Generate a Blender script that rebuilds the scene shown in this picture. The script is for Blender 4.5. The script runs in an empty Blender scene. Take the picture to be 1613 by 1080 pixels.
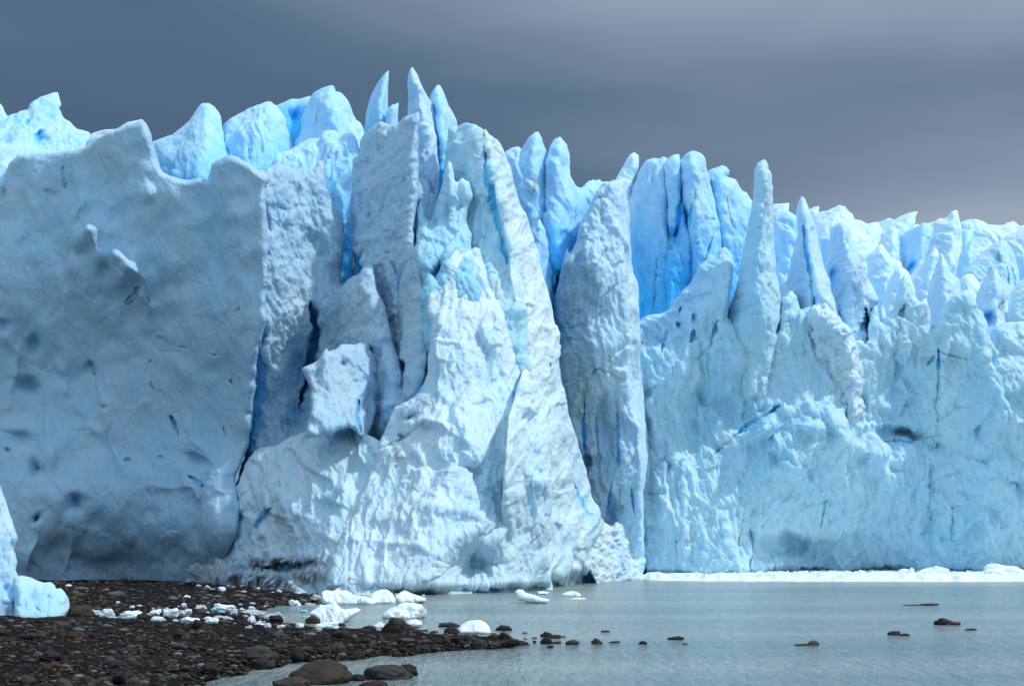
import bpy, bmesh, math, random
import numpy as np
from mathutils import Vector
random.seed(7); RNG = np.random.default_rng(11)
SC = bpy.context.scene; COL = SC.collection
R = math.radians

# ------------------------------------------------------------ camera
F, CX, CY, HZ, CAMZ = 2800.0, 806.5, 540.0, 847.0, 6.0
T = math.atan((HZ - CY) / F)
cd = bpy.data.cameras.new('camera'); cam = bpy.data.objects.new('camera', cd); COL.objects.link(cam)
cam.location = (0, 0, CAMZ); cam.rotation_euler = (R(90) + T, 0, 0)
cd.sensor_width = 36; cd.lens = F / 1613 * 36; cd.clip_start = 1; cd.clip_end = 12000
SC.camera = cam

# ------------------------------------------------------------ light
SUN_DIR = Vector((0.58, -0.13, 0.82)).normalized()          # direction towards the sun
sl = bpy.data.lights.new('sun', 'SUN'); sl.energy = 2.5; sl.angle = R(2.0); sl.color = (1.0, 0.955, 0.90)
sun = bpy.data.objects.new('sun', sl); COL.objects.link(sun)
sun.rotation_euler = (-SUN_DIR).to_track_quat('-Z', 'Y').to_euler()
W = bpy.data.worlds.new('World'); SC.world = W; W.use_nodes = True
nt = W.node_tree; nt.nodes.clear(); N = nt.nodes.new; L = nt.links.new
out = N('ShaderNodeOutputWorld'); mixs = N('ShaderNodeMixShader')
sky = N('ShaderNodeTexSky'); sky.sky_type = 'NISHITA'; sky.sun_disc = False
sky.sun_elevation = math.asin(SUN_DIR.z); sky.sun_rotation = math.atan2(SUN_DIR.x, SUN_DIR.y)
b1 = N('ShaderNodeBackground'); b1.inputs['Strength'].default_value = 0.10; L(sky.outputs[0], b1.inputs[0])
b2 = N('ShaderNodeBackground'); b2.inputs['Strength'].default_value = 1.0
tc = N('ShaderNodeTexCoord'); sep = N('ShaderNodeSeparateXYZ'); L(tc.outputs['Generated'], sep.inputs[0])
def vmath(op, a, b):
    n = N('ShaderNodeMath'); n.operation = op
    for i, v in enumerate((a, b)):
        if isinstance(v, (int, float)): n.inputs[i].default_value = v
        elif v is not None: L(v, n.inputs[i])
    return n.outputs[0]
mp = N('ShaderNodeMapping'); mp.inputs['Scale'].default_value = (2.0, 1.0, 8.5); mp.inputs['Rotation'].default_value = (0, R(4), 0)
mp.inputs['Location'].default_value = (0.3, 0, 0.55)
L(tc.outputs['Generated'], mp.inputs[0])
cn = N('ShaderNodeTexNoise'); cn.inputs['Scale'].default_value = 1.25; cn.inputs['Detail'].default_value = 3.5; cn.inputs['Roughness'].default_value = 0.42
L(mp.outputs[0], cn.inputs['Vector'])
# streaky storm cloud: lighter to the right and towards the top
xr = vmath('MULTIPLY', sep.outputs[0], 1.35)
zr = vmath('SUBTRACT', sep.outputs[2], 0.245)
zr2 = vmath('MULTIPLY', vmath('MAXIMUM', zr, 0.0), 8.0)
low = vmath('MULTIPLY', vmath('MAXIMUM', vmath('SUBTRACT', 0.24, sep.outputs[2]), 0.0), 6.0)
low = vmath('MULTIPLY', low, vmath('MAXIMUM', vmath('ADD', 0.15, vmath('MULTIPLY', sep.outputs[0], 3.5)), 0.0))
s = vmath('ADD', vmath('ADD', vmath('ADD', vmath('MULTIPLY', vmath('SUBTRACT', cn.outputs[0], 0.5), 1.3), 0.35), xr), vmath('ADD', zr2, low))
ramp = N('ShaderNodeValToRGB'); cr = ramp.color_ramp
cr.elements[0].position = 0.0; cr.elements[0].color = (0.055, 0.100, 0.180, 1)
cr.elements[1].position = 1.0; cr.elements[1].color = (0.33, 0.385, 0.485, 1)
e = cr.elements.new(0.35); e.color = (0.085, 0.145, 0.230, 1)
e = cr.elements.new(0.65); e.color = (0.172, 0.235, 0.335, 1)
L(s, ramp.inputs[0])
# overhead the cloud thins and brightens
mr = N('ShaderNodeMapRange'); mr.inputs[1].default_value = 0.34; mr.inputs[2].default_value = 0.75; mr.clamp = True
L(sep.outputs[2], mr.inputs[0])
mr.inputs[3].default_value = 0.0; mr.inputs[4].default_value = 1.0
bk = N('ShaderNodeMapRange'); bk.inputs[1].default_value = 0.1; bk.inputs[2].default_value = -0.5; L(sep.outputs[1], bk.inputs[0])  # sky behind the camera is brightened to fill the ice fronts
mc = N('ShaderNodeMix'); mc.data_type = 'RGBA'; L(vmath('MAXIMUM', mr.outputs[0], bk.outputs[0]), mc.inputs[0]); L(ramp.outputs[0], mc.inputs[6])
mc.inputs[7].default_value = (0.60, 0.79, 1.00, 1)
L(mc.outputs[2], b2.inputs[0])
L(b1.outputs[0], mixs.inputs[1]); L(b2.outputs[0], mixs.inputs[2]); mixs.inputs[0].default_value = 0.9
L(mixs.outputs[0], out.inputs[0])
SC.view_settings.view_transform = 'Standard'; SC.view_settings.look = 'None'; SC.view_settings.gamma = 1
SC.view_settings.exposure = 0.0
try:
    SC.cycles.use_denoising = True
    SC.cycles.max_bounces = 6; SC.cycles.diffuse_bounces = 4; SC.cycles.glossy_bounces = 3
    SC.cycles.caustics_reflective = False; SC.cycles.caustics_refractive = False
except Exception: pass

# ------------------------------------------------------------ maths helpers
def world(px, py, Y):
    u = (np.asarray(px, float) - CX) / F; v = (CY - np.asarray(py, float)) / F
    yy = math.cos(T) - v * math.sin(T); zz = math.sin(T) + v * math.cos(T)
    return u / yy * Y, Y + 0 * u, CAMZ + zz / yy * Y
def ground(px, py, z=0.0):
    v = (CY - np.asarray(py, float)) / F
    yy = math.cos(T) - v * math.sin(T); zz = math.sin(T) + v * math.cos(T)
    Y = (z - CAMZ) * yy / zz
    return (np.asarray(px, float) - CX) / F / yy * Y, Y
_perm = np.random.default_rng(3).permutation(4096)
_grad = np.random.default_rng(4).normal(size=(4096, 3)); _grad /= np.linalg.norm(_grad, axis=1)[:, None]
_grad = _grad.astype(np.float32)
def perlin(x, y, z, seed=0):
    x = np.asarray(x, np.float32) + seed * 17.31; y = np.asarray(y, np.float32) + seed * 5.77; z = np.asarray(z, np.float32) + seed * 9.13
    xi = np.floor(x).astype(np.int64); yi = np.floor(y).astype(np.int64); zi = np.floor(z).astype(np.int64)
    xf = x - xi; yf = y - yi; zf = z - zi
    u = xf**3 * (xf * (xf * 6 - 15) + 10); v = yf**3 * (yf * (yf * 6 - 15) + 10); w = zf**3 * (zf * (zf * 6 - 15) + 10)
    r = 0
    px_ = [_perm[xi & 4095], _perm[(xi + 1) & 4095]]
    for i in (0, 1):
        wx = u if i else 1 - u
        for j in (0, 1):
            wy = v if j else 1 - v
            pj = _perm[(px_[i] + yi + j) & 4095]
            for k in (0, 1):
                g = _grad[_perm[(pj + zi + k) & 4095]]
                wz = w if k else 1 - w
                r = r + wx * wy * wz * (g[..., 0] * (xf - i) + g[..., 1] * (yf - j) + g[..., 2] * (zf - k))
    return r * 1.6
def fbm(x, y, z, o=4, seed=0, rough=0.5):
    a, s, f = 1.0, 0, 1.0
    for i in range(o):
        s = s + a * perlin(x * f, y * f, z * f, seed + i * 3.3); a *= rough; f *= 2.03
    return s
def ridged(x, y, z, o=4, seed=0, rough=0.5):
    a, s, f = 1.0, 0, 1.0
    for i in range(o):
        s = s + a * (1 - 2 * np.abs(perlin(x * f, y * f, z * f, seed + i * 3.3))); a *= rough; f *= 2.03
    return s
def facet(x, z, sx, sz, seed=0, k=24.0):
    '''fractured planes: every cell of a jittered grid has a slope of its own'''
    x = x / sx + seed * 3.7; z = z / sz + seed * 1.9; xi = np.floor(x).astype(np.int64); zi = np.floor(z).astype(np.int64); W = 0; S = 0
    for i in (-1, 0, 1):
        for j in (-1, 0, 1):
            h = _perm[(_perm[(xi + i) & 4095] + zi + j) & 4095]; g = _grad[h]; g2 = _grad[(h * 7 + 13) & 4095]
            dx = x - (xi + i + .5 + .45 * g[..., 0]); dz = z - (zi + j + .5 + .45 * g[..., 1])
            w = np.exp(-k * (dx * dx + dz * dz)); W = W + w; S = S + w * (g[..., 2] * .5 + dx * g2[..., 0] * 1.3 + dz * g2[..., 1] * 1.3)
    return S / (W + 1e-9)
def tps(ctrl, X, Y):
    c = np.array(ctrl, float); n = len(c)
    if n == 1: return X * 0 + c[0, 2]
    sc = 300.0
    if n < 3:
        w = ((X - c[0, 0]) * (c[1, 0] - c[0, 0]) + (Y - c[0, 1]) * (c[1, 1] - c[0, 1])) / ((c[1, :2] - c[0, :2])**2).sum()
        return c[0, 2] + w * (c[1, 2] - c[0, 2])
    if n == 3:
        A = np.c_[np.ones(3), c[:, 0], c[:, 1]]; q = np.linalg.solve(A, c[:, 2]); return q[0] + q[1] * X + q[2] * Y
    P = c[:, :2] / sc
    U = lambda r2: np.where(r2 > 1e-12, 0.5 * r2 * np.log(np.maximum(r2, 1e-12)), 0)
    K = U(((P[:, None] - P[None])**2).sum(-1)) + np.eye(n) * 0.002
    A = np.zeros((n + 3, n + 3)); A[:n, :n] = K; A[:n, n] = 1; A[:n, n+1:] = P; A[n, :n] = 1; A[n+1:, :n] = P.T
    q = np.linalg.solve(A, np.r_[c[:, 2], 0, 0, 0])
    r = q[n] + q[n+1] * X / sc + q[n+2] * Y / sc
    for i in range(n): r = r + q[i] * U((X / sc - P[i, 0])**2 + (Y / sc - P[i, 1])**2)
    return r
def rough_poly(poly, amp, step=4.0, seed=0):
    p = np.array(poly, float); q = np.roll(p, -1, 0); out = []; s = 0
    for a, b in zip(p, q):
        d = b - a; l = np.hypot(*d); n = max(1, int(l / step)); nn = np.array([-d[1], d[0]]) / max(l, 1e-6)
        for i in range(n):
            t = i / n; S = s + l * t
            o = amp * (0.9 * float(perlin(S / 24, seed, 0.5, 5)) + 0.7 * float(perlin(S / 9, seed, 2.5, 6))) if l > 5 else 0
            out.append(a + d * t + nn * o)
        s += l
    return np.array(out)
def inside(poly, X, Y):
    r = np.zeros(X.shape, bool); p = poly; q = np.roll(p, -1, 0)
    for (x1, y1), (x2, y2) in zip(p, q):
        if y1 == y2: continue
        lo, hi = min(y1, y2), max(y1, y2)
        rows = np.where((Y[:, 0] > lo) & (Y[:, 0] <= hi))[0]
        if not len(rows): continue
        xi = x1 + (Y[rows, 0] - y1) * (x2 - x1) / (y2 - y1)
        r[rows] ^= X[rows] < xi[:, None]
    return r
def chamfer(mask, n):
    d = np.where(mask, 1e6, 0.0)
    for _ in range(n):
        for dy, dx, c in ((0,1,1),(0,-1,1),(1,0,1),(-1,0,1),(1,1,1.414),(1,-1,1.414),(-1,1,1.414),(-1,-1,1.414)):
            e = np.full_like(d, 1e6)
            ys = slice(max(dy,0), d.shape[0]+min(dy,0)); yt = slice(max(-dy,0), d.shape[0]+min(-dy,0))
            xs = slice(max(dx,0), d.shape[1]+min(dx,0)); xt = slice(max(-dx,0), d.shape[1]+min(-dx,0))
            e[ys, xs] = d[yt, xt] + c
            d = np.minimum(d, e)
    return np.minimum(d, n)
def polydist(pts, X, Y):
    """distance (px) of grid points to a polyline, and the position 0..1 along it"""
    best = np.full(X.shape, 1e9); par = np.zeros(X.shape); n = len(pts) - 1
    for i in range(n):
        (x1, y1), (x2, y2) = pts[i][:2], pts[i+1][:2]; dx, dy = x2 - x1, y2 - y1
        t = np.clip(((X - x1) * dx + (Y - y1) * dy) / (dx*dx + dy*dy + 1e-9), 0, 1)
        d = np.hypot(X - x1 - t * dx, Y - y1 - t * dy); m = d < best
        best = np.where(m, d, best); par = np.where(m, (i + t) / n, par)
    return best, par
def snap(poly, P):
    a = poly; b = np.roll(poly, -1, 0); d = b - a; L2 = (d**2).sum(1) + 1e-9
    out = P.copy()
    for k in range(0, len(P), 2000):
        p = P[k:k+2000]
        t = np.clip(((p[:, None] - a[None]) * d[None]).sum(-1) / L2, 0, 1)
        c = a[None] + t[..., None] * d[None]; r = ((c - p[:, None])**2).sum(-1); j = r.argmin(1)
        out[k:k+2000] = c[np.arange(len(p)), j]
    return out
def mesh_obj(name, V, Q, mat, parent=None, attrs=None, smooth=True):
    me = bpy.data.meshes.new(name); V = np.asarray(V, np.float32); Q = np.asarray(Q, np.int32); k = Q.shape[1]
    me.vertices.add(len(V)); me.vertices.foreach_set('co', V.ravel())
    me.loops.add(Q.size); me.loops.foreach_set('vertex_index', Q.ravel())
    me.polygons.add(len(Q)); me.polygons.foreach_set('loop_start', np.arange(0, Q.size, k, dtype=np.int32))
    me.polygons.foreach_set('use_smooth', np.full(len(Q), smooth))
    for kk, v in (attrs or {}).items():
        a = me.attributes.new(kk, 'FLOAT', 'POINT'); a.data.foreach_set('value', np.asarray(v, np.float32))
    me.materials.append(mat); me.update(calc_edges=True)
    o = bpy.data.objects.new(name, me); COL.objects.link(o)
    if parent: o.parent = parent
    return o
def tag(o, label=None, cat=None, group=None, kind=None):
    if label: o['label'] = label
    if cat: o['category'] = cat
    if group: o['group'] = group
    if kind: o['kind'] = kind
    return o

# ------------------------------------------------------------ materials
def newmat(name):
    m = bpy.data.materials.new(name); m.use_nodes = True; nt = m.node_tree
    for n in list(nt.nodes): nt.nodes.remove(n)
    o = nt.nodes.new('ShaderNodeOutputMaterial'); p = nt.nodes.new('ShaderNodeBsdfPrincipled')
    nt.links.new(p.outputs[0], o.inputs[0]); return m, nt, p
def nmath(nt, op, a, b=0.0, clamp=False):
    n = nt.nodes.new('ShaderNodeMath'); n.operation = op; n.use_clamp = clamp
    for i, v in enumerate((a, b)):
        if isinstance(v, (int, float)): n.inputs[i].default_value = v
        else: nt.links.new(v, n.inputs[i])
    return n.outputs[0]
def noise(nt, scale, detail=4, rough=0.55, stretch=None, rot=None):
    t = nt.nodes.new('ShaderNodeTexCoord'); m = nt.nodes.new('ShaderNodeMapping'); n = nt.nodes.new('ShaderNodeTexNoise')
    nt.links.new(t.outputs['Object'], m.inputs[0]); nt.links.new(m.outputs[0], n.inputs['Vector'])
    if stretch: m.inputs['Scale'].default_value = stretch
    if rot: m.inputs['Rotation'].default_value = rot
    n.inputs['Scale'].default_value = scale; n.inputs['Detail'].default_value = detail; n.inputs['Roughness'].default_value = rough
    return n.outputs[0]
def mixc(nt, f, a, b):
    n = nt.nodes.new('ShaderNodeMix'); n.data_type = 'RGBA'; n.clamp_factor = True
    if isinstance(f, (int, float)): n.inputs[0].default_value = f
    else: nt.links.new(f, n.inputs[0])
    for i, v in ((6, a), (7, b)):
        if isinstance(v, tuple): n.inputs[i].default_value = (*v, 1)
        else: nt.links.new(v, n.inputs[i])
    return n.outputs[2]
def attr(nt, name):
    a = nt.nodes.new('ShaderNodeAttribute'); a.attribute_name = name; return a.outputs['Fac']
def ice_mat(name, blue, white=(0.60, 0.78, 0.88), clean=(0.09, 0.52, 0.96), bump=0.5, sss=0.45, grime=0.06):
    m, nt, p = newmat(name)
    n1 = noise(nt, 0.09, 5, 0.6, (1, 1, 0.45)); n2 = noise(nt, 0.8, 5, 0.65, (1, 1, 0.35), (0, R(20), 0))
    f = nmath(nt, 'ADD', nmath(nt, 'MULTIPLY', nmath(nt, 'SUBTRACT', n1, 0.5), 0.9), blue)
    f = nmath(nt, 'ADD', f, nmath(nt, 'MULTIPLY', nmath(nt, 'SUBTRACT', n2, 0.5), 0.5))
    f = nmath(nt, 'MAXIMUM', f, 0.03)
    f = nmath(nt, 'ADD', f, nmath(nt, 'MULTIPLY', attr(nt, 'fresh_glow'), 0.85), True)  # clean blue ice, plus the glow of crevices painted into the colour
    c = mixc(nt, f, white, clean)
    # wind blown grit in the weathered crust
    g = noise(nt, 1.7, 6, 0.75, (1, 1, 0.3), (0, R(25), 0))
    gm = nt.nodes.new('ShaderNodeMapRange'); gm.inputs[1].default_value = 0.62; gm.inputs[2].default_value = 0.80
    gm.inputs[3].default_value = 0; gm.inputs[4].default_value = grime * 6; nt.links.new(g, gm.inputs[0])
    c = mixc(nt, gm.outputs[0], c, (0.30, 0.31, 0.31))
    dn = noise(nt, 0.9, 7, 0.72, (1, 1, 0.5))
    dm = nt.nodes.new('ShaderNodeMapRange'); dm.inputs[1].default_value = 0.36; dm.inputs[2].default_value = 0.56; nt.links.new(dn, dm.inputs[0])
    dd = nmath(nt, 'MULTIPLY', attr(nt, 'dirt'), nmath(nt, 'ADD', dm.outputs[0], .15), True)  # grit stains, and shade painted along the undercut waterline
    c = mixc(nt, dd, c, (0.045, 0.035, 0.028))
    nt.links.new(c, p.inputs['Base Color'])
    p.inputs['Roughness'].default_value = 0.55; p.inputs['IOR'].default_value = 1.31
    p.inputs['Specular IOR Level'].default_value = 0.35
    if sss:
        p.inputs['Subsurface Weight'].default_value = sss
        p.inputs['Subsurface Radius'].default_value = (0.25, 0.8, 1.5); p.inputs['Subsurface Scale'].default_value = 1.0
        p.subsurface_method = 'RANDOM_WALK'
    b = nt.nodes.new('ShaderNodeBump'); b.inputs['Strength'].default_value = bump; b.inputs['Distance'].default_value = 0.35
    h = nmath(nt, 'ADD', noise(nt, 1.6, 8, 0.74, (1, 1, 0.5), (0, R(14), 0)), nmath(nt, 'MULTIPLY', noise(nt, 5.0, 4, 0.75), 0.4))
    nt.links.new(h, b.inputs['Height']); nt.links.new(b.outputs[0], p.inputs['Normal'])
    return m
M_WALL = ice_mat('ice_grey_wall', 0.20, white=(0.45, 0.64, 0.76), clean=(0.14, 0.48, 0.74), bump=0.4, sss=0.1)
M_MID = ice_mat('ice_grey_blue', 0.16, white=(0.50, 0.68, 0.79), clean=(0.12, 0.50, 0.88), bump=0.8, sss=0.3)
M_FRONT = ice_mat('ice_weathered', 0.20)
M_SNOW = ice_mat('ice_snowy', 0.20, white=(0.68, 0.82, 0.88), clean=(0.16, 0.58, 0.88), bump=0.5)
M_RIGHT = ice_mat('ice_pale_blue', 0.28, white=(0.60, 0.80, 0.87), clean=(0.12, 0.55, 0.84))
M_BACK = ice_mat('ice_blue', 0.50, white=(0.74, 0.88, 0.95), clean=(0.08, 0.55, 0.98), bump=0.3, sss=0.7, grime=0.0)
M_FIELD = ice_mat('ice_bright_field', 0.38, white=(0.86, 0.93, 0.96), clean=(0.22, 0.68, 1.0), bump=0.4, sss=0.6, grime=0.0)
M_BERG = ice_mat('ice_floating', 0.05, white=(0.84, 0.91, 0.94), clean=(0.3, 0.68, 0.85), bump=0.4, sss=0.3, grime=0.0)
M_BERGD = ice_mat('ice_grubby', 0.08, white=(0.52, 0.56, 0.57), clean=(0.3, 0.5, 0.58), bump=0.5, sss=0.0, grime=0.12)

# ------------------------------------------------------------ the ice builder
COUNT = [0]
def ice(name, label, cat, poly, ctrl, mat=None, thick=4.0, back=6.0, rad=22, step=1.5, rough=2.0,
        low=1.0, flute=0.6, fine=0.35, cup=0.0, rub=0.0, fac=0.7, fz=3.2, yk=.6, notch=None, deep=None, tilt=0.3, crease=(), ridges=(), cracks=(), pits=(), dirt=(), group=None, prof=0.5, fs=1.0):
    """a solid body of ice: traced outline at its own distance, modelled front relief, rounded rim and back"""
    COUNT[0] += 1; seed = COUNT[0]
    mat = mat or M_FRONT
    if mat is M_BACK: fac *= .5; fine *= .8
    pl = rough_poly(poly, rough, 4.0, seed)
    x0, y0 = pl.min(0) - 3 * step; x1, y1 = pl.max(0) + 3 * step
    gx = np.arange(x0, x1, step); gy = np.arange(y0, y1, step); X, Y = np.meshgrid(gx, gy)
    cxy = X[:-1, :-1] + step / 2, Y[:-1, :-1] + step / 2
    keep = inside(pl, *cxy)
    n = int(max(rad, 8) / step) + 2
    vm = inside(pl, X, Y)
    d = chamfer(vm, n) * step
    used = np.zeros(X.shape, bool); allk = np.zeros(X.shape, int)
    for a in (0, 1):
        for b in (0, 1):
            used[a:X.shape[0]-1+a, b:X.shape[1]-1+b] |= keep; allk[a:X.shape[0]-1+a, b:X.shape[1]-1+b] += keep
    bnd = used & (allk < 4)
    Xs, Ys = X.copy(), Y.copy(); sp = snap(pl, np.c_[X[bnd], Y[bnd]]); Xs[bnd], Ys[bnd] = sp[:, 0], sp[:, 1]
    dsm = d.copy()
    for _ in range(int(rad / step * .6) + 2):
        q = np.pad(dsm, 1, mode='edge'); dsm = (q[:-2, 1:-1] + q[2:, 1:-1] + q[1:-1, :-2] + q[1:-1, 2:] + 2 * q[1:-1, 1:-1]) / 6; dsm = np.where(vm, dsm, 0)
    dsm = dsm * d.max() / max(dsm.max(), 1e-6); d = np.minimum(dsm, d * 1.6)
    d[bnd] = 0
    base = tps(ctrl, X, Y); mpp = base / F            # metres per pixel here
    wx, wy_, wz = world(X, Y, base)
    # gentle warp so that added features are not ruler straight
    WX = X + 5 * perlin(wx / 4, 0, wz / 4, 31) + .5 * perlin(wx / 1.2, 0, wz / 1.2, 32)
    WY = Y + 5 * perlin(wx / 4, 0, wz / 4, 33) + .5 * perlin(wx / 1.2, 0, wz / 1.2, 34)
    mid = base.copy()
    for pts, sL, sR, w in crease:                      # a ridge line splitting the front into a left and a right facet
        pts = sorted(pts, key=lambda q: q[1]); xs = np.interp(Y, [q[1] for q in pts], [q[0] for q in pts])
        dx = WX - xs; mid = mid + np.where(dx < 0, sL, sR) * (np.sqrt(dx * dx + w * w) - w)
    front = mid.copy(); fresh_glow = np.zeros(X.shape); dr = np.zeros(X.shape)
    for pts, amp, w in ridges:
        amp = max(min(amp, w * .13), -w * .15)                         # + amp stands out, - amp is a groove
        dd, t = polydist(pts, WX + 4 * perlin(wx / 2.5, 1, wz / 2.5, 38), WY + 4 * perlin(wx / 2.5, 1, wz / 2.5, 39)); front -= amp * (.85 + .8 * perlin(wx / 3, 2, wz / 3, 40)) * np.exp(-(dd / w)**1.1) * np.minimum(1, 3.5 * np.minimum(t, 1 - t))
    for pts, dep, w in cracks:
        dep = min(dep, w * .11 + .45) if 0 < w < 9 else dep
        dd, t = polydist(pts, WX * .25 + X * .75, WY * .25 + Y * .75); ww = w * .72 * (0.25 + 0.75 * np.sin(np.pi * np.clip(t * .9 + .05, 0, 1))) * (1 + .7 * perlin(wx / 1.5, .3, wz / 1.5, 37 + seed))
        ww = np.maximum(ww, .3)
        k = np.clip(1.25 - dd / ww, 0, 1); k = k * k * (3 - 2 * k); front += dep * k; fresh_glow = np.maximum(fresh_glow, k * np.clip(w / 5, .3, 1))
    WX = WX + 3 * perlin(wx / 1.6, 0, wz / 1.6, 35); WY = WY + 3 * perlin(wx / 1.6, 0, wz / 1.6, 36)
    for cx, cy, rx, ry, ang, dep, fr in pits:
        ca, sa = math.cos(R(ang)), math.sin(R(ang)); ux = (WX - cx) * ca + (WY - cy) * sa; uy = -(WX - cx) * sa + (WY - cy) * ca
        q = np.sqrt((ux / rx)**2 + (uy / ry)**2); q = q * np.where(uy < 0, 1 + .9 * np.clip(-uy / ry, 0, 1), 1); k = np.exp(-1.5 * q * q); front += dep * .75 * k; fresh_glow = np.maximum(fresh_glow, k * k * fr * .8)
    if deep:
        q = np.clip((WY - deep[0]) / (deep[1] - deep[0]), 0, 1); fresh_glow = np.maximum(fresh_glow, deep[2] * q)  # clean ice bluer towards the foot, painting in light coming through it
    if notch:
        q = np.clip(1.4 - wz / (notch[0] * (1 + .5 * perlin(wx / 9, wy_ / 9, 0 * wx, 77))), 0, 1); front += notch[1] * q * q * (3 - 2 * q)
    for cx, cy, rx, ry, sgt in dirt:
        q = ((WX - cx) / rx)**2 + ((WY - cy) / ry)**2; dr = np.maximum(dr, sgt * np.exp(-q * 1.2))
    t = np.clip(d / rad, 0, 1); pr = (1 - (1 - t)**2)**prof
    if prof >= .7: pr = .4 * pr + .6 * t
    Yf = front + thick * (1 - pr)
    bx, by, bz = world(Xs, Ys, Yf)
    P = np.stack([bx, by, bz], -1)
    gxv = np.gradient(P, axis=1); gyv = np.gradient(P, axis=0); nr = np.cross(gxv, gyv); nr /= np.linalg.norm(nr, axis=-1)[..., None] + 1e-9
    nr *= np.where(nr[..., 1] > 0, -1, 1)[..., None]
    nr = nr * 0.45 + np.array([0, -0.55, 0]); 
    x, y, z = bx / fs, by * yk / fs, bz / fs
    qx = x + 1.5 * perlin(x / 6, y / 6, z / 6, 41); qz = z + 1.5 * perlin(x / 6, y / 6, z / 6, 42)
    D = low * 1.1 * fbm(qx / 11, y / 11, qz / 13, 3, seed * .37)
    if flute: D = D + flute * 0.55 * ridged((qx + tilt * z) / 2.6, y / 6, qz / 13, 3, 50 + seed * .1, 0.55)
    if fine:
        D = D + fine * .30 * (ridged((x + tilt * z) / 2.2 + .3 * perlin(x / 1.5, y / 1.5, z / 1.5, 61), y / 2.5, z / (fz * 1.5), 4, 62, .55) - .6) + fine * (0.34 * fbm((x + tilt * z) / 1.3, y / 1.6, z / fz, 5, 60, 0.62))
        sc = perlin(qx / 1.9, y / 1.9, qz / 2.1, 71); D = D - fine * 0.45 * np.clip(sc - 0.25, 0, 1)
    if fac: D = D + fac * (0.95 * facet(qx + .4 * y + tilt * z * .5, qz, 4.2, 7.0, 1 + seed) + 0.45 * facet(qx + .4 * y - .3 * z, qz, 1.7, 2.6, 2 + seed) + .20 * facet(x + .4 * y, z, .7, 1.2, 3))
    if cup: D = D - cup * (0.55 * np.abs(perlin(qx / 2.4, y / 2.4, qz / 2.0, 81)) + 0.25 * np.abs(perlin(qx / 0.9, y / .9, qz / 0.8, 82))) + 0.2 * cup
    if rub:
        D = D + rub * (0.8 * (0.5 - np.abs(perlin(qx / 1.8, y / 1.8, qz / 1.6, 91))) + 0.45 * (0.5 - np.abs(perlin(x / .8, y / .8, z / .7, 92))) + 0.2 * (0.5 - np.abs(perlin(x / .36, y / .36, z / .33, 93)))) - 0.45 * rub
    fade = np.clip(d / 7.0, 0, 1); D = D * fs * fade
    Pf = P + nr * D[..., None]
    Yb = mid + thick + back * pr
    Pb = np.stack(world(Xs, Ys, Yb), -1)
    fi = np.full(X.shape, -1); nu = used.sum(); fi[used] = np.arange(nu)
    bi = fi.copy(); inn = used & ~bnd; bi[inn] = nu + np.arange(inn.sum())
    V = np.concatenate([Pf[used], Pb[inn]])
    def quads(ix, k): return np.stack([ix[:-1, :-1][k], ix[1:, :-1][k], ix[1:, 1:][k], ix[:-1, 1:][k]], -1)
    Q = np.concatenate([quads(fi, keep), quads(bi, keep)[:, ::-1]])
    at = {'fresh_glow': np.r_[fresh_glow[used], fresh_glow[inn] * 0], 'dirt': np.r_[dr[used], dr[inn] * 0]}
    # origin at the foot of the body
    org = np.array([V[:, 0].mean(), V[:, 1].mean(), 0.0]); 
    o = mesh_obj(name, V - org, Q, mat, attrs=at); o.location = org
    return tag(o, label, cat, group)

# ------------------------------------------------------------ setting: glacier behind the front
def glacier():
    xs = np.arange(-260, 1900, 3.0); n = 150
    kx = [-260, 200, 300, 570, 700, 800, 1000, 1200, 1400, 1900]
    pf = np.interp(xs, kx, [330, 340, 350, 380, 450, 520, 560, 570, 590, 600]); pb = np.interp(xs, kx, [215, 240, 262, 262, 275, 315, 318, 352, 364, 372])
    t = np.linspace(0, 1, n)[:, None]; Yd = 292 + (t**1.5) * 330 + 0 * xs; py = pf + (pb - pf) * t**0.75
    X, Y, Z = world(xs + 0 * t, py, Yd)
    Z = Z + 3.2 * ridged(X / 22, Y / 30, 0 * X, 4, 7, .55) - 2.5 + 1.0 * ridged(X / 6, Y / 9, 0 * X, 3, 17)
    X = np.vstack([X[:1], X]); Y = np.vstack([Y[:1], Y]); Z = np.vstack([Z[:1] * 0 - 2, Z]); n += 1      # its buried front drops to the lake bed
    V = np.stack([X, Y, Z], -1).reshape(-1, 3); m = len(xs); i = np.arange(n * m).reshape(n, m)
    Q = np.stack([i[:-1, :-1], i[:-1, 1:], i[1:, 1:], i[1:, :-1]], -1).reshape(-1, 4)
    tag(mesh_obj('glacier', V, Q, M_FIELD), kind='structure')
glacier()

# ------------------------------------------------------------ the ice pieces, back to front
TW = 'ice towers behind the front'
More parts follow.
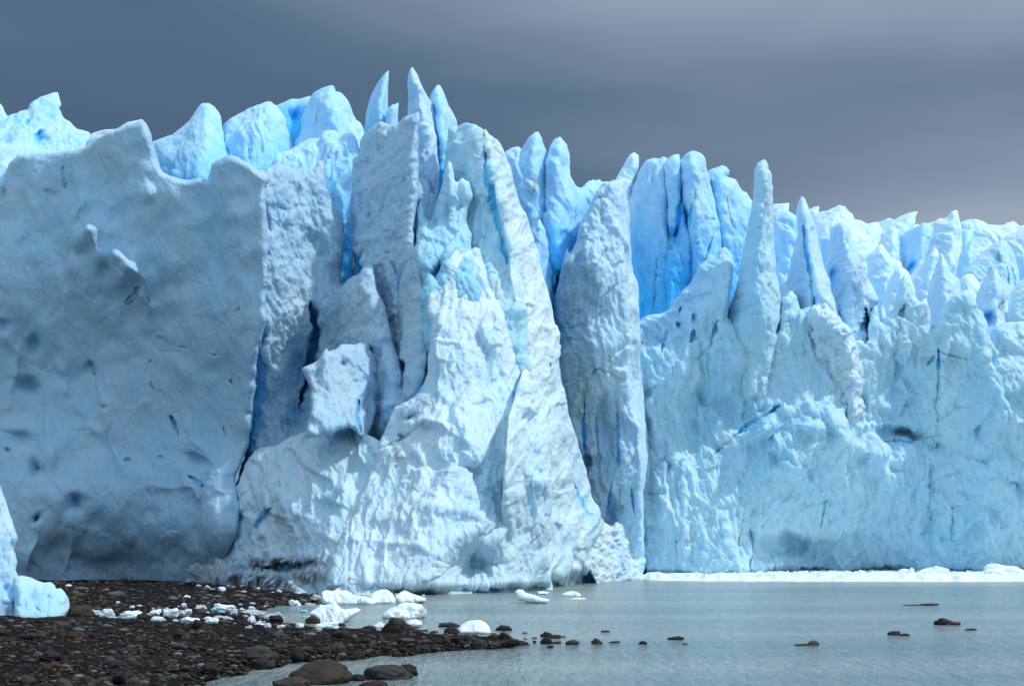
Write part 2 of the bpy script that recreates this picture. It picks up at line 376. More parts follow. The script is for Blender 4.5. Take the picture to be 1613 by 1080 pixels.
# far left plateau
ice('ice_peak', 'bright blue ice hump with a square cut top behind the left wall', 'ice peak',
    [(-30,172),(0,163),(4,170),(8,177),(12,183),(17,181),(28,178),(31,175),(45,172),(50,163),(62,153),(80,147),(90,146),(97,165),(93,171),(103,188),(122,201),(130,205),(140,209),(160,240),(150,330),(-30,330)],
    [(0,180,296),(90,150,300),(0,250,268),(130,250,272),(-30,300,262)], M_BACK, rad=14, thick=3, low=1.2, fine=.6, flute=.2,
    ridges=[([(0,200),(40,196),(80,193)],3.5,6),([(80,195),(110,200),(140,215)],2,8),([(10,206),(30,220),(50,240)],2,6)], pits=[(62,214,10,17,10,5,1.0),(28,188,5,9,40,2,.8),(70,165,9,5,0,1,.5),(44,190,5,6,0,1.5,.8),(8,220,7,9,0,1,.5)])
ice('snow_bank', 'white sunlit snow bank sloping down to the rim of the left wall', 'snow bank',
    [(-40,242),(0,232),(30,236),(60,238),(85,236),(118,228),(135,216),(150,208),(165,204),(182,203),(200,193),(224,188),(234,205),(236,240),(200,230),(150,246),(90,256),(-40,266)],
    [(0,236,290),(120,230,286),(220,190,272),(0,262,270),(120,250,264),(220,215,258),(100,290,264),(0,290,268),(230,290,262)], M_SNOW, rad=10, thick=2, low=.6, fine=.4, flute=.1, rough=1.2)
ice('ice_peak', 'smooth pale ice peak standing in the dip of the left wall rim', 'ice peak',
    [(236,226),(250,219),(272,212),(285,202),(297,191),(304,181),(311,171),(318,163),(323,162),(330,163),(338,168),(344,176),(348,184),(351,205),(358,217),(371,228),(378,242),(386,262),(390,320),(236,320)],
    [(300,200,284),(300,290,272),(240,240,284),(380,250,280)], M_BACK, deep=(210,290,0.42), rad=40, thick=7, prof=.8, low=.7, fine=.25, flute=.35, rough=1.0,
    crease=[([(325,160),(330,200),(318,260),(310,320)],.05,.07,8)], ridges=[([(332,185),(340,215),(350,240)],.9,5),([(322,200),(325,250)],.6,5)])
ice('ice_peak', 'blue ice peak with a rounded double top right of the smooth pale peak', 'ice peak',
    [(350,198),(360,189),(373,181),(385,175),(397,169),(405,165),(412,164),(419,160),(426,159),(437,166),(444,177),(449,187),(453,200),(457,212),(462,228),(470,262),(470,320),(350,320)],
    [(400,190,286),(400,280,276),(350,210,284),(460,230,282)], M_BACK, deep=(200,280,0.50), rad=34, thick=7, prof=.8, low=.7, fine=.3, flute=.7,
    crease=[([(426,160),(424,200),(418,250),(410,320)],.05,.07,7)], cracks=[([(392,232),(396,262)],3,4)], ridges=[([(412,165),(408,200),(404,240)],.8,4),([(436,180),(440,220)],.9,4)])
ice('ice_slab', 'deep blue hollow faced slab between the blue peak and the notched summit', 'ice slab',
    [(430,168),(439,165),(450,160),(458,156),(470,156),(482,153),(494,150),(500,165),(490,200),(480,240),(470,300),(432,300)],
    [(460,170,296),(460,280,290)], M_BACK, deep=(150,210,0.76), rad=16, thick=4, low=.5, fine=.15, flute=.2, rough=1, pits=[(464,186,12,26,20,3,1.0)])
ice('ice_peak', 'broad summit with a notched top left of the tall horned spike', 'ice peak',
    [(456,222),(462,212),(468,200),(474,188),(481,170),(486,160),(493,148),(501,143),(512,138),(519,135),(525,135),(529,145),(534,144),(541,147),(546,156),(551,166),(556,181),(561,188),(567,193),(573,201),(578,220),(590,360),(450,360)],
    [(510,160,284),(510,300,272),(460,210,286),(575,230,280)], M_BACK, rad=34, thick=8, prof=.8, low=.8, fine=.45, flute=.8, tilt=-.25,
    crease=[([(525,135),(530,180),(535,240),(540,330)],.045,.09,5)], ridges=[([(500,148),(497,180),(490,215)],1.2,4),([(541,150),(545,190),(556,230)],1,4)], cracks=[([(503,160),(500,182),(497,196)],1.6,2.5),([(548,165),(553,190)],1.2,2)])
ice('ice_ridge', 'low frilled blue ridge of ice below the notched summit', 'ice ridge',
    [(425,272),(432,258),(437,246),(447,240),(458,236),(470,228),(482,222),(492,218),(503,216),(507,209),(513,206),(524,206),(530,208),(534,214),(540,210),(548,208),(556,212),(563,224),(572,250),(578,360),(425,360)],
    [(480,240,276),(500,340,262),(560,220,270),(430,280,268)], M_BACK, deep=(240,330,0.42), rad=20, thick=5, low=.7, fine=.4, flute=1.1, prof=.7, tilt=-.1,
    cracks=[([(470,262),(462,300)],1.5,3),([(520,250),(523,285)],1.5,3)])
ice('ice_spire', 'horned blue spike curving to a point, left of the gap on the skyline', 'ice spire',
    [(573,215),(575,195),(577,177),(580,165),(583,154),(588,143),(593,134),(598,126),(602,121),(607,115),(612,110),(612,125),(611,140),(611,155),(611,171),(614,200),(620,260),(570,260)],
    [(595,150,270),(595,250,268)], M_BACK, deep=(160,230,0.42), rad=16, thick=3, prof=1, low=.3, fine=.25, flute=.3, rough=.5, back=3, crease=[([(611,110),(604,160),(600,260)],.1,.12,3)])
ice('ice_spire', 'small toothed spike beside the horned spike, lowest of the skyline spikes', 'ice spire',
    [(608,176),(611,171),(614,168),(618,165),(623,164),(628,161),(628,170),(627,181),(627,200),(630,260),(604,260)], [(618,190,268),(618,250,266)], M_BACK, rad=9, thick=1.6, prof=1, low=.2, fine=.3, flute=.2, rough=.7, back=2)
ice('ice_spire', 'tallest spike of the skyline, straight sided on its left', 'ice spire',
    [(641,200),(642,187),(642,170),(643,150),(642,130),(643,119),(645,111),(649,105),(652,109),(657,117),(662,129),(668,142),(676,156),(684,169),(687,185),(688,215),(689,240),(692,267),(690,300),(684,335),(672,420),(636,420),(640,250)],
    [(660,150,256),(665,320,243),(640,200,256),(690,260,250)], M_FRONT, rad=22, thick=4, prof=.9, low=.4, fine=.5, flute=.5, rough=.8, crease=[([(650,105),(660,150),(672,200),(684,260),(686,330)],.11,.25,2)],
    cracks=[([(676,285),(684,305)],2,3)])
ice('ice_spire', 'leaning spike with a long right slope, rightmost of the skyline spikes', 'ice spire',
    [(677,165),(677,154),(679,147),(683,141),(687,136),(691,133),(695,136),(698,143),(702,154),(707,166),(713,177),(719,189),(722,205),(722,300),(690,330),(680,300),(684,220),(680,185)],
    [(695,160,262),(700,300,254)], M_BACK, deep=(200,290,0.76), rad=14, thick=3, prof=.9, low=.4, fine=.4, flute=.5, rough=.8, crease=[([(689,133),(694,180),(700,240),(704,300)],.15,.3,2)], pits=[(703,242,6,26,0,3,1.0)])
# towers behind the great tower, right of centre
ice('ice_tower', 'blue ice tower with a pointed cap, left of its rounder twin', 'ice tower',
    [(790,246),(797,238),(806,233),(815,231),(822,235),(827,226),(832,217),(838,212),(843,208),(849,208),(853,218),(857,228),(862,242),(866,262),(872,330),(880,540),(800,540),(790,380)],
    [(830,240,280),(840,480,272)], M_BACK, deep=(290,470,0.67), rad=26, thick=7, low=.7, fine=.4, flute=1.0, crease=[([(846,210),(838,280),(850,400),(860,520)],.07,.09,4)],
    cracks=[([(840,285),(841,303)],2,3.5)], ridges=[([(815,235),(822,290),(830,350)],1.2,4)])
ice('ice_tower', 'rounded blue ice tower with a bulging cap, right of its pointed twin', 'ice tower',
    [(858,262),(862,244),(867,228),(872,220),(877,217),(882,216),(888,222),(893,229),(897,250),(899,279),(906,294),(916,298),(921,289),(926,285),(936,282),(937,286),(944,283),(948,287),(960,286),(966,300),(940,540),(862,540),(856,380)],
    [(880,240,278),(890,480,268),(950,300,282)], M_BACK, deep=(300,480,0.76), rad=28, thick=8, low=.7, fine=.4, flute=1.1, crease=[([(882,216),(884,300),(880,400),(876,520)],.06,.05,4)],
    cracks=[([(903,333),(905,345)],2,3),([(880,430),(876,520)],5,9)], ridges=[([(916,300),(918,360),(905,440)],1.4,5)], pits=[(900,400,12,50,8,3,.5)])
ice('ice_fin', 'thin pointed blue fin leaning on the foot of the twin blue towers', 'ice fin',
    [(832,366),(838,357),(845,350),(850,345),(855,352),(859,363),(862,380),(867,413),(869,440),(870,490),(872,540),(840,540),(836,430)],
    [(850,370,262),(855,520,258)], M_BACK, deep=(380,520,0.50), rad=12, thick=3, low=.3, fine=.3, flute=.6, crease=[([(850,345),(846,400),(850,520)],.1,.1,2)])
ice('ice_spire', 'small smooth horn showing behind the top of the great pointed tower', 'ice spire',
    [(969,284),(975,272),(982,261),(986,252),(992,244),(996,241),(1000,240),(1006,245),(1007,254),(1006,263),(1003,272),(999,284),(996,330),(965,330)], [(985,270,312),(985,320,310)], M_FIELD, rad=10, thick=2, prof=1, low=.2, fine=.2, flute=.2, rough=.6, back=3)
ice('ice_tower', 'broad blue fluted tower with a sloping left shoulder behind the great pointed tower', 'ice tower',
    [(984,318),(990,304),(996,292),(1002,281),(1006,268),(1013,257),(1020,252),(1029,249),(1038,250),(1045,246),(1051,250),(1056,270),(1062,300),(1062,520),(1040,560),(984,560),(982,430)],
    [(1020,270,304),(1020,500,296),(1055,260,302)], M_BACK, deep=(330,500,0.67), rad=26, thick=7, low=.7, fine=.45, flute=1.2, crease=[([(1046,248),(1040,330),(1052,430),(1046,540)],.06,.2,4)],
    cracks=[([(1036,408),(1033,440),(1030,490)],4,4)], ridges=[([(1006,290),(1000,360),(996,430)],1,5)])
ice('ice_tower', 'blue tower with a long hollow groove, middle one of the three behind the snowy ramp', 'ice tower',
    [(1045,260),(1050,252),(1060,244),(1070,243),(1074,256),(1077,300),(1080,350),(1088,370),(1091,390),(1090,440),(1086,540),(1036,560),(1044,440),(1052,380),(1048,300)],
    [(1065,260,299),(1065,500,294)], M_BACK, deep=(320,480,0.76), rad=16, thick=6, low=.6, fine=.4, flute=.9, cracks=[([(1073,300),(1068,350),(1059,396)],5,8)], pits=[(1064,373,11,24,6,5,1.0)], ridges=[([(1080,360),(1082,420)],1,4)])
ice('ice_tower', 'blue tower with a round headed top and pocked face beside the leaning small tower', 'ice tower',
    [(1068,262),(1072,253),(1080,245),(1085,241),(1091,238),(1098,239),(1105,242),(1110,249),(1113,258),(1116,274),(1118,289),(1124,308),(1130,328),(1134,348),(1137,367),(1140,390),(1150,440),(1150,520),(1084,520),(1084,380),(1076,350)],
    [(1095,260,296),(1110,480,292)], M_BACK, deep=(340,500,0.67), rad=24, thick=7, low=.7, fine=.4, flute=.7, crease=[([(1092,238),(1086,300),(1090,400),(1095,500)],.07,.06,4)],
    cracks=[([(1096,300),(1090,330),(1086,360)],3,4),([(1124,366),(1116,392),(1111,410)],2.5,3.5)], pits=[(1121,348,5,5,0,1.6,1.0),(1099,385,3,4,0,1.2,.8),(1106,270,3,6,0,1,.7),(1080,340,8,30,5,4,1.0)])
ice('ice_tower', 'small leaning double topped tower left of the lone finger spire', 'ice tower',
    [(1112,280),(1116,268),(1122,266),(1130,263),(1137,260),(1143,261),(1148,268),(1148,276),(1143,277),(1150,280),(1158,284),(1164,292),(1169,301),(1177,303),(1183,313),(1188,320),(1200,420),(1190,540),(1120,540),(1126,400),(1118,320)],
    [(1140,290,302),(1150,500,296)], M_BACK, deep=(330,500,0.59), rad=22, thick=6, low=.6, fine=.5, flute=.7, cracks=[([(1143,310),(1148,345),(1151,352)],1.5,2.5)], crease=[([(1142,262),(1140,320),(1150,420)],.05,.08,3)])
# jagged field of fins far right
G = 'ice fins of the glacier field'
def tfin(label, poly, Y, mat=M_FIELD, cr=None, name='ice_fin', cat='ice fin', group=G, **k):
    xs = [p[0] for p in poly]; ys = [p[1] for p in poly]; top = poly[int(np.argmin(ys))]; cxm = sum(xs) / len(xs)
    a = dict(rad=12, thick=3.5, prof=.75, low=.5, fine=.4, flute=.25, fac=.75, rough=1.2, step=1.4, back=5); a.update(k)
    cr = cr or (.05, .12)
    return ice(name, label, cat, poly, [(cxm, min(ys), Y + 6), (cxm + 10, max(ys), Y - 6), (min(xs) - 5, max(ys), Y - 2)], mat, crease=[([(top[0], top[1]), (cxm + 4, max(ys))], cr[0], cr[1], 2)], group=group, **a)
tfin('low flat slab just right of the finger spire on the skyline', [(1214,326),(1219,322),(1230,321),(1243,320),(1242,334),(1246,350),(1214,360)], 400)
tfin('fluted cyan wall between the finger spire and the split spire', [(1214,338),(1224,334),(1239,331),(1247,335),(1256,341),(1262,350),(1258,380),(1248,440),(1240,480),(1218,480)], 330, M_BACK, flute=1.0)
tfin('small flat topped tooth right of the split spire tip', [(1268,332),(1275,329),(1283,325),(1291,324),(1290,334),(1296,360),(1268,370)], 420)
tfin('wide stepped crest above the chunky grey block on the skyline', [(1276,342),(1290,334),(1304,331),(1313,327),(1322,323),(1331,325),(1337,333),(1344,337),(1346,345),(1356,347),(1366,353),(1376,350),(1384,349),(1390,360),(1380,410),(1290,410)], 410, cr=(.04,.08))
tfin('snow covered wedge leaning below the wide stepped crest', [(1288,352),(1295,346),(1302,340),(1309,336),(1322,332),(1325,345),(1340,352),(1340,390),(1288,390)], 380, cr=(-.02,.12))
tfin('long low blue crest between the stepped crest and the overhanging blade', [(1358,354),(1366,352),(1376,350),(1386,348),(1400,346),(1410,345),(1420,352),(1430,380),(1360,400)], 440, M_BACK)
tfin('blue blade with its tip overhanging to the right on the skyline', [(1376,376),(1380,370),(1394,358),(1403,350),(1411,345),(1418,340),(1426,337),(1436,335),(1446,333),(1443,341),(1442,352),(1438,360),(1430,372),(1420,400),(1376,400)], 415, M_FIELD, cr=(.02,.2))
tfin('white rubbly crest stepping down behind the chunky grey block', [(1296,372),(1309,358),(1317,352),(1324,349),(1332,350),(1338,353),(1346,360),(1353,365),(1362,367),(1368,372),(1373,384),(1378,397),(1386,412),(1393,426),(1400,450),(1398,500),(1350,480),(1310,420)], 345, M_FIELD, rub=.7)
tfin('cyan wall between the split spire and the chunky grey block', [(1284,380),(1290,371),(1297,367),(1304,364),(1312,368),(1319,372),(1326,382),(1328,401),(1328,520),(1290,520)], 318, M_BACK, flute=.8, pits=[(1312,450,10,40,0,4,1.0)])
tfin('low white mound behind the chunky block, left of the white pyramid', [(1366,402),(1374,396),(1380,390),(1387,384),(1391,387),(1394,391),(1400,399),(1404,406),(1411,410),(1419,413),(1424,430),(1428,500),(1366,500)], 330, M_FIELD)
tfin('small white pyramid below the long low crest', [(1384,384),(1390,372),(1397,363),(1402,359),(1406,357),(1411,359),(1415,363),(1417,379),(1418,412),(1424,440),(1384,440)], 365, M_FIELD, cr=(.03,.25))
tfin('sky blue slab with a deep cleft left of the highest pyramid', [(1414,376),(1420,369),(1428,365),(1441,358),(1448,354),(1455,350),(1460,354),(1463,357),(1471,358),(1470,372),(1464,390),(1457,410),(1452,460),(1416,460),(1416,400)], 362, M_BACK, cr=(.2,.02), pits=[(1434,420,8,24,30,4,1.0)])
tfin('highest white pyramid on the far right skyline', [(1440,450),(1446,420),(1452,400),(1458,385),(1464,366),(1468,352),(1474,347),(1480,343),(1486,344),(1491,342),(1495,338),(1498,335),(1504,331),(1508,332),(1511,343),(1514,353),(1516,379),(1518,392),(1526,440),(1520,460),(1440,460)], 372, M_FIELD, cr=(.04,.3), ridges=[([(1497,370),(1506,385),(1512,395)],2,4)])
tfin('square cyan plate on the right shoulder of the highest pyramid', [(1512,362),(1520,361),(1533,361),(1534,376),(1530,400),(1512,400)], 378, M_BACK)
tfin('broad blue sail right of the highest pyramid', [(1512,350),(1524,346),(1536,345),(1542,346),(1548,348),(1556,352),(1563,354),(1572,355),(1580,354),(1590,353),(1599,352),(1600,358),(1606,380),(1600,430),(1520,430),(1514,380)], 410, M_FIELD, cr=(.03,.03), rad=18)
tfin('last pale crest on the skyline at the right edge', [(1590,362),(1600,358),(1613,355),(1630,352),(1660,356),(1680,420),(1590,420)], 420, M_FIELD)
tfin('snow sheet draped over the back of the lavender sided pyramid', [(1578,382),(1585,372),(1596,366),(1613,359),(1640,352),(1670,380),(1670,500),(1608,480),(1600,420)], 352, M_FIELD, cr=(.0,.05))
tfin('tall cyan plate standing between the highest and the lavender sided pyramid', [(1504,448),(1506,430),(1508,416),(1511,405),(1515,396),(1519,389),(1524,382),(1529,377),(1534,372),(1535,391),(1538,403),(1544,430),(1540,470),(1504,470)], 350, M_BACK, cr=(.02,.2))
tfin('large lavender sided pyramid at the right', [(1516,432),(1522,423),(1530,414),(1539,406),(1549,397),(1558,389),(1568,382),(1577,377),(1585,379),(1592,389),(1599,401),(1604,425),(1606,444),(1604,470),(1610,520),(1520,520)], 336, M_RIGHT, cr=(-.02,.25), rad=16, cracks=[([(1572,392),(1575,410)],1.5,2),([(1590,410),(1597,440),(1600,460)],3,4),([(1584,420),(1588,450)],2,3)])
tfin('white diagonal slope running up to the left of the dark hooked pinnacle', [(1424,460),(1431,436),(1440,426),(1452,416),(1462,402),(1468,395),(1473,390),(1479,396),(1477,420),(1474,440),(1470,520),(1424,520)], 325, M_FIELD, cr=(.02,.22))
tfin('dark hooked pinnacle with a shaded right side in the bright field', [(1454,520),(1460,480),(1464,446),(1470,430),(1476,416),(1480,406),(1483,397),(1486,402),(1488,406),(1494,417),(1496,426),(1500,431),(1506,436),(1511,438),(1514,456),(1516,520)], 308, M_FRONT, name='ice_spire', cat='ice spire', group=None, cr=(.1,.15))
tfin('pale mound left of the lit pinnacle', [(1508,450),(1512,440),(1517,435),(1522,431),(1532,431),(1537,438),(1541,444),(1548,454),(1552,480),(1552,540),(1508,540)], 316, M_FIELD)
tfin('lit pinnacle with a dirty right flank above the right cliff', [(1536,480),(1539,462),(1545,448),(1552,438),(1558,430),(1563,425),(1568,421),(1572,428),(1575,435),(1579,445),(1582,454),(1584,473),(1583,500),(1590,540),(1540,540)], 305, M_FRONT, name='ice_spire', cat='ice spire', group=None, cr=(.06,.3), dirt=[(1578,480,5,20,.5)], pits=[(1560,500,10,20,0,4,1.0)])
tfin('white lumpy mound at the right edge', [(1584,520),(1588,480),(1594,460),(1602,446),(1612,440),(1625,436),(1650,450),(1670,540),(1584,540)], 312, M_FIELD, rub=.6)
tfin('narrow tooth just right of the chunky grey block', [(1374,560),(1376,520),(1380,498),(1386,484),(1392,480),(1396,500),(1400,560)], 298, M_FRONT, name='ice_spire', cat='ice spire', group=None)
tfin('bright rounded drift between the narrow tooth and the thin pinnacle', [(1386,520),(1392,470),(1400,440),(1410,424),(1420,420),(1430,428),(1440,450),(1450,520)], 312, M_FIELD)
tfin('white knob wedged behind the foot of the finger spire', [(1222,470),(1225,454),(1230,444),(1236,442),(1242,442),(1250,446),(1257,450),(1255,458),(1262,470),(1264,500),(1262,520),(1222,520)], 289, M_SNOW, group=None)
ice('ice_spire', 'sharp spire split by a deep blue vertical groove', 'ice spire',
    [(1238,445),(1243,430),(1246,410),(1251,390),(1256,368),(1255,350),(1254,337),(1256,325),(1259,315),(1263,308),(1268,314),(1272,322),(1278,337),(1282,348),(1286,360),(1289,378),(1292,392),(1299,420),(1304,434),(1308,444),(1309,460),(1315,472),(1319,490),(1326,560),(1232,560),(1236,480)],
    [(1265,330,290),(1275,500,282),(1240,450,290)], M_FRONT, rad=20, thick=4, prof=.9, low=.3, fine=.35, flute=.4, rough=1, crease=[([(1263,308),(1272,380),(1284,470),(1290,560)],.08,.16,3)],
    cracks=[([(1266,358),(1271,400),(1277,430),(1281,460),(1280,500)],7,7)])
ice('ice_block', 'chunky grey block with a dirty lumpy right side and blue cleft at its left', 'ice block',
    [(1299,420),(1304,388),(1307,364),(1314,357),(1322,351),(1330,350),(1338,358),(1345,378),(1350,391),(1357,412),(1362,428),(1370,442),(1378,457),(1385,470),(1383,478),(1377,481),(1371,492),(1368,520),(1368,545),(1330,580),(1312,560),(1306,480)],
    [(1325,370,298),(1345,540,286),(1300,430,300)], M_FRONT, rad=18, thick=6, low=.6, fine=.7, flute=.4, rub=.5, rough=1.6, crease=[([(1322,352),(1330,400),(1338,460),(1340,560)],.10,.14,3)],
    cracks=[([(1322,480),(1324,500),(1322,520)],4,5),([(1362,490),(1365,535)],5,10)], pits=[(1315,440,10,40,4,5,1.0)], dirt=[(1356,436,12,30,.35)])
# lower right cliff
ice('ice_cliff', 'long pale blue cliff above the floating ice belt, running to the right edge', 'ice cliff',
    [(994,520),(1006,505),(1018,498),(1029,495),(1040,494),(1052,487),(1060,474),(1068,468),(1078,454),(1087,444),(1093,434),(1099,421),(1108,412),(1118,402),(1126,404),(1134,392),(1142,388),(1148,394),(1153,402),(1156,414),(1155,429),(1151,460),(1146,500),
     (1180,540),(1226,520),(1229,474),(1236,467),(1247,457),(1256,466),(1260,488),(1272,481),(1280,482),(1292,476),(1301,477),(1306,486),(1311,492),(1326,508),(1334,516),(1342,527),(1346,537),(1357,535),(1361,545),
     (1366,535),(1368,515),(1371,495),(1376,485),(1381,482),(1387,506),(1392,500),(1398,498),(1406,486),(1411,466),(1418,446),(1425,432),(1431,440),(1436,452),(1442,468),(1450,476),(1459,469),(1465,490),(1468,516),(1474,512),(1480,500),(1488,478),(1497,468),(1508,461),(1521,457),(1529,462),(1536,472),(1540,486),(1549,492),(1554,506),(1558,530),(1564,523),(1572,512),(1580,508),(1596,506),(1640,506),(1700,520),(1700,925),(1400,925),(1180,925),(1000,925),(985,800),(985,650)],
    [(1010,505,283),(1010,535,277),(1060,484,283),(1066,515,277),(1100,430,283),(1112,465,277),(1140,395,285),(1144,435,279),(1240,470,280),(1350,560,282),(1520,470,284),(1660,520,284),(1010,700,276),(1150,650,280),(1300,620,276),(1420,640,287),(1600,650,276),(1010,900,274),(1160,905,272),(1300,890,290),(1480,900,285),(1640,900,285),(1250,720,272),(1120,800,272)],
    M_RIGHT, rad=14, thick=4, back=12, step=1.35, low=1.3, flute=.8, fine=.7, cup=.1, fac=.8, notch=(1.2,3), rough=2, tilt=.25,
    ridges=[([(1100,430),(1090,520),(1070,600),(1040,700)],1.6,10),([(1300,480),(1330,530),(1355,590),(1362,640)],4.0,16),([(1120,740),(1170,700),(1220,672),(1280,668),(1340,690),(1400,730),(1450,745)],5.0,36),([(1226,480),(1222,560),(1200,640)],-2,12),([(1412,540),(1402,640)],-2,14),([(1345,600),(1376,690)],-2.4,18),([(1012,540),(1022,700),(1026,880)],-1.6,10),([(1110,500),(1100,620),(1090,720)],-2.4,16),([(1165,540),(1150,620),(1120,700)],3,24),([(1470,700),(1462,800),(1475,890)],-2,18),([(1540,700),(1560,800),(1550,890)],2.4,24),
            ([(1425,435),(1424,520),(1415,620)],1.6,14),([(1520,460),(1500,520),(1480,600),(1490,680)],2.4,20),([(1397,500),(1394,580)],1.2,8),([(1540,490),(1560,600),(1600,680)],1.2,14),
            ([(1085,560),(1065,640),(1060,740)],2.4,12),([(1030,560),(1024,640),(1036,720)],2.5,10),([(1040,760),(1050,850),(1046,900)],1.2,7),([(1020,770),(1034,860)],1.0,6),([(1075,700),(1076,780),(1086,880)],1.4,8),([(1130,800),(1150,860)],1.0,7),([(1185,760),(1230,730),(1290,745),(1330,800)],1.2,8),([(1440,760),(1500,740),(1560,690)],1.6,10)],
    cracks=[([(1130,505),(1122,535),(1114,580)],2.5,3),([(1226,640),(1205,655),(1180,668),(1155,690),(1135,708),(1118,725)],4,6),([(1478,550),(1479,590),(1476,640),(1478,662)],5,6),([(1474,560),(1461,574)],2,2.5),([(1478,552),(1490,558),(1506,560),(1520,566)],1.8,2),([(1425,480),(1410,540),(1406,575)],2,3),
            ([(1072,484),(1068,500)],3,5),([(1094,520),(1088,540)],3,4),([(1050,520),(1040,560)],2,3),([(1557,505),(1555,540)],2,3),([(1086,780),(1083,800)],3,3),([(1118,560),(1116,600)],2,3),
            ([(1066,850),(1068,880)],2.5,3.5),([(1082,850),(1088,885)],2,3),([(1165,830),(1160,860)],1.5,3),([(1186,840),(1180,900)],1,3),([(1300,790),(1292,830)],1,3),([(1500,800),(1500,850)],1.5,4),([(1395,695),(1430,702),(1446,690)],2.5,5)],
    pits=[(1420,682,46,18,4,9,.25),(1240,855,56,36,0,11,.1),(1260,905,60,12,0,6,.3),(1170,906,24,8,0,5,.3),(1345,905,30,10,0,5,.3),(1330,610,22,50,-20,1.5,0),(1475,700,12,10,0,3,.3),(1540,680,14,22,20,2.0,.3),(1048,725,10,14,0,3,.4),(1375,905,30,8,0,4,.4),(1600,760,20,20,30,2.5,.3),(1094,500,3,10,0,3,1.0),(1070,510,4,8,30,3,1.0)],
    dirt=[(1250,905,40,7,.7),(1345,906,40,6,.5),(1172,907,22,5,.8)])  # darker in the hollows along the waterline
ice('ice_spire', 'lone tall finger spire with a knobbly tip standing on the right cliff', 'ice spire',
    [(1188,276),(1188,268),(1190,264),(1192,258),(1197,254),(1204,251),(1208,255),(1211,262),(1210,266),(1214,270),(1216,280),(1215,286),(1218,296),(1217,306),(1218,330),(1218,356),(1219,375),(1220,395),(1222,410),(1222,428),(1226,442),(1228,456),(1231,473),(1234,500),(1238,560),(1246,640),(1230,700),(1190,740),(1140,730),(1100,660),(1108,580),(1122,540),(1132,512),(1142,495),(1153,476),(1158,458),(1163,440),(1167,415),(1170,396),(1174,376),(1178,355),(1183,330),(1187,308)],
    [(1202,270,268),(1200,400,269),(1190,500,271),(1130,560,279),(1180,620,275),(1240,600,280),(1170,720,290),(1112,600,286)], M_RIGHT, rad=34, thick=8, prof=.85, low=.4, flute=.5, fine=.5, rough=1.0,
    crease=[([(1206,251),(1208,300),(1210,400),(1212,500),(1214,640)],.02,.16,3)], ridges=[([(1190,266),(1204,262),(1214,268)],.5,3),([(1190,290),(1204,287),(1216,292)],.6,3),([(1180,380),(1170,450),(1150,520)],.6,6)], pits=[(1193,362,3,6,0,.8,.5),(1206,364,3,14,0,.7,.4),(1160,490,10,40,20,1.2,.3)])
ice('ice_outcrop', 'crusty frilled knob of ice at the right foot of the finger spire', 'ice knob',
    [(1262,500),(1268,488),(1276,485),(1284,478),(1292,482),(1298,474),(1305,477),(1309,488),(1318,494),(1326,504),(1336,512),(1344,524),(1338,532),(1350,545),(1354,560),(1350,585),(1362,600),(1358,625),(1366,640),(1352,668),(1330,690),(1300,650),(1270,590)],
    [(1290,490,274),(1340,560,273),(1320,680,279)], M_SNOW, rad=24, thick=10, low=.5, rub=1.8, fine=.3, flute=0, rough=3, ridges=[([(1300,485),(1330,530),(1350,580),(1355,640)],1.6,10)])
# ------------------------------------------------------------ left walls
ice('ice_slab', 'sky blue slab deep in the gap between the two horned wall and the tall slab', 'ice slab',
    [(526,300),(530,285),(538,276),(548,272),(558,262),(570,255),(590,270),(600,480),(526,480)], [(560,280,262),(560,460,254),(530,380,258)], M_BACK, deep=(290,440,0.76), rad=14, thick=4, flute=.9, rough=1.5)
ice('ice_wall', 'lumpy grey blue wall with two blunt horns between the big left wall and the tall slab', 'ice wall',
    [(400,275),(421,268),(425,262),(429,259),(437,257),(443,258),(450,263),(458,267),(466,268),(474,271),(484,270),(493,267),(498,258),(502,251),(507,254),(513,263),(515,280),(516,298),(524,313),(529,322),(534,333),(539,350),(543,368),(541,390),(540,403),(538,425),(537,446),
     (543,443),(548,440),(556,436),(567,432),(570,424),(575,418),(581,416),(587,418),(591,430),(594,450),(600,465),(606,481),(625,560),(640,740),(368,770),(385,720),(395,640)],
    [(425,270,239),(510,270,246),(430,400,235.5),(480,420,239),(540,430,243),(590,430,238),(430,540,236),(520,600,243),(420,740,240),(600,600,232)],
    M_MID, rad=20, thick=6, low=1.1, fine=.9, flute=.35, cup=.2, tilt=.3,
    ridges=[([(502,252),(510,320),(520,400),(528,480)],1.6,10),([(425,262),(424,330),(432,400),(440,470)],1.3,8),([(422,318),(450,345),(470,338),(482,330)],2.4,5),([(548,445),(540,480),(530,540)],2,8),([(587,420),(596,470),(612,530)],2,8),([(440,560),(446,640),(450,700)],1.6,9),([(416,560),(432,590),(446,640),(470,690)],1.5,6)],
    cracks=[([(418,520),(412,560),(409,620),(404,670),(396,710),(380,755)],.8,14),([(472,640),(486,600),(492,560),(498,520),(490,480)],5,14)], pits=[(438,330,20,10,10,2,.4),(468,310,5,26,2,2,.6),(470,580,26,70,-10,5,.75),(466,650,24,36,0,4,.8),(500,530,30,40,20,2,.4),(490,350,6,16,0,1.2,.2)])
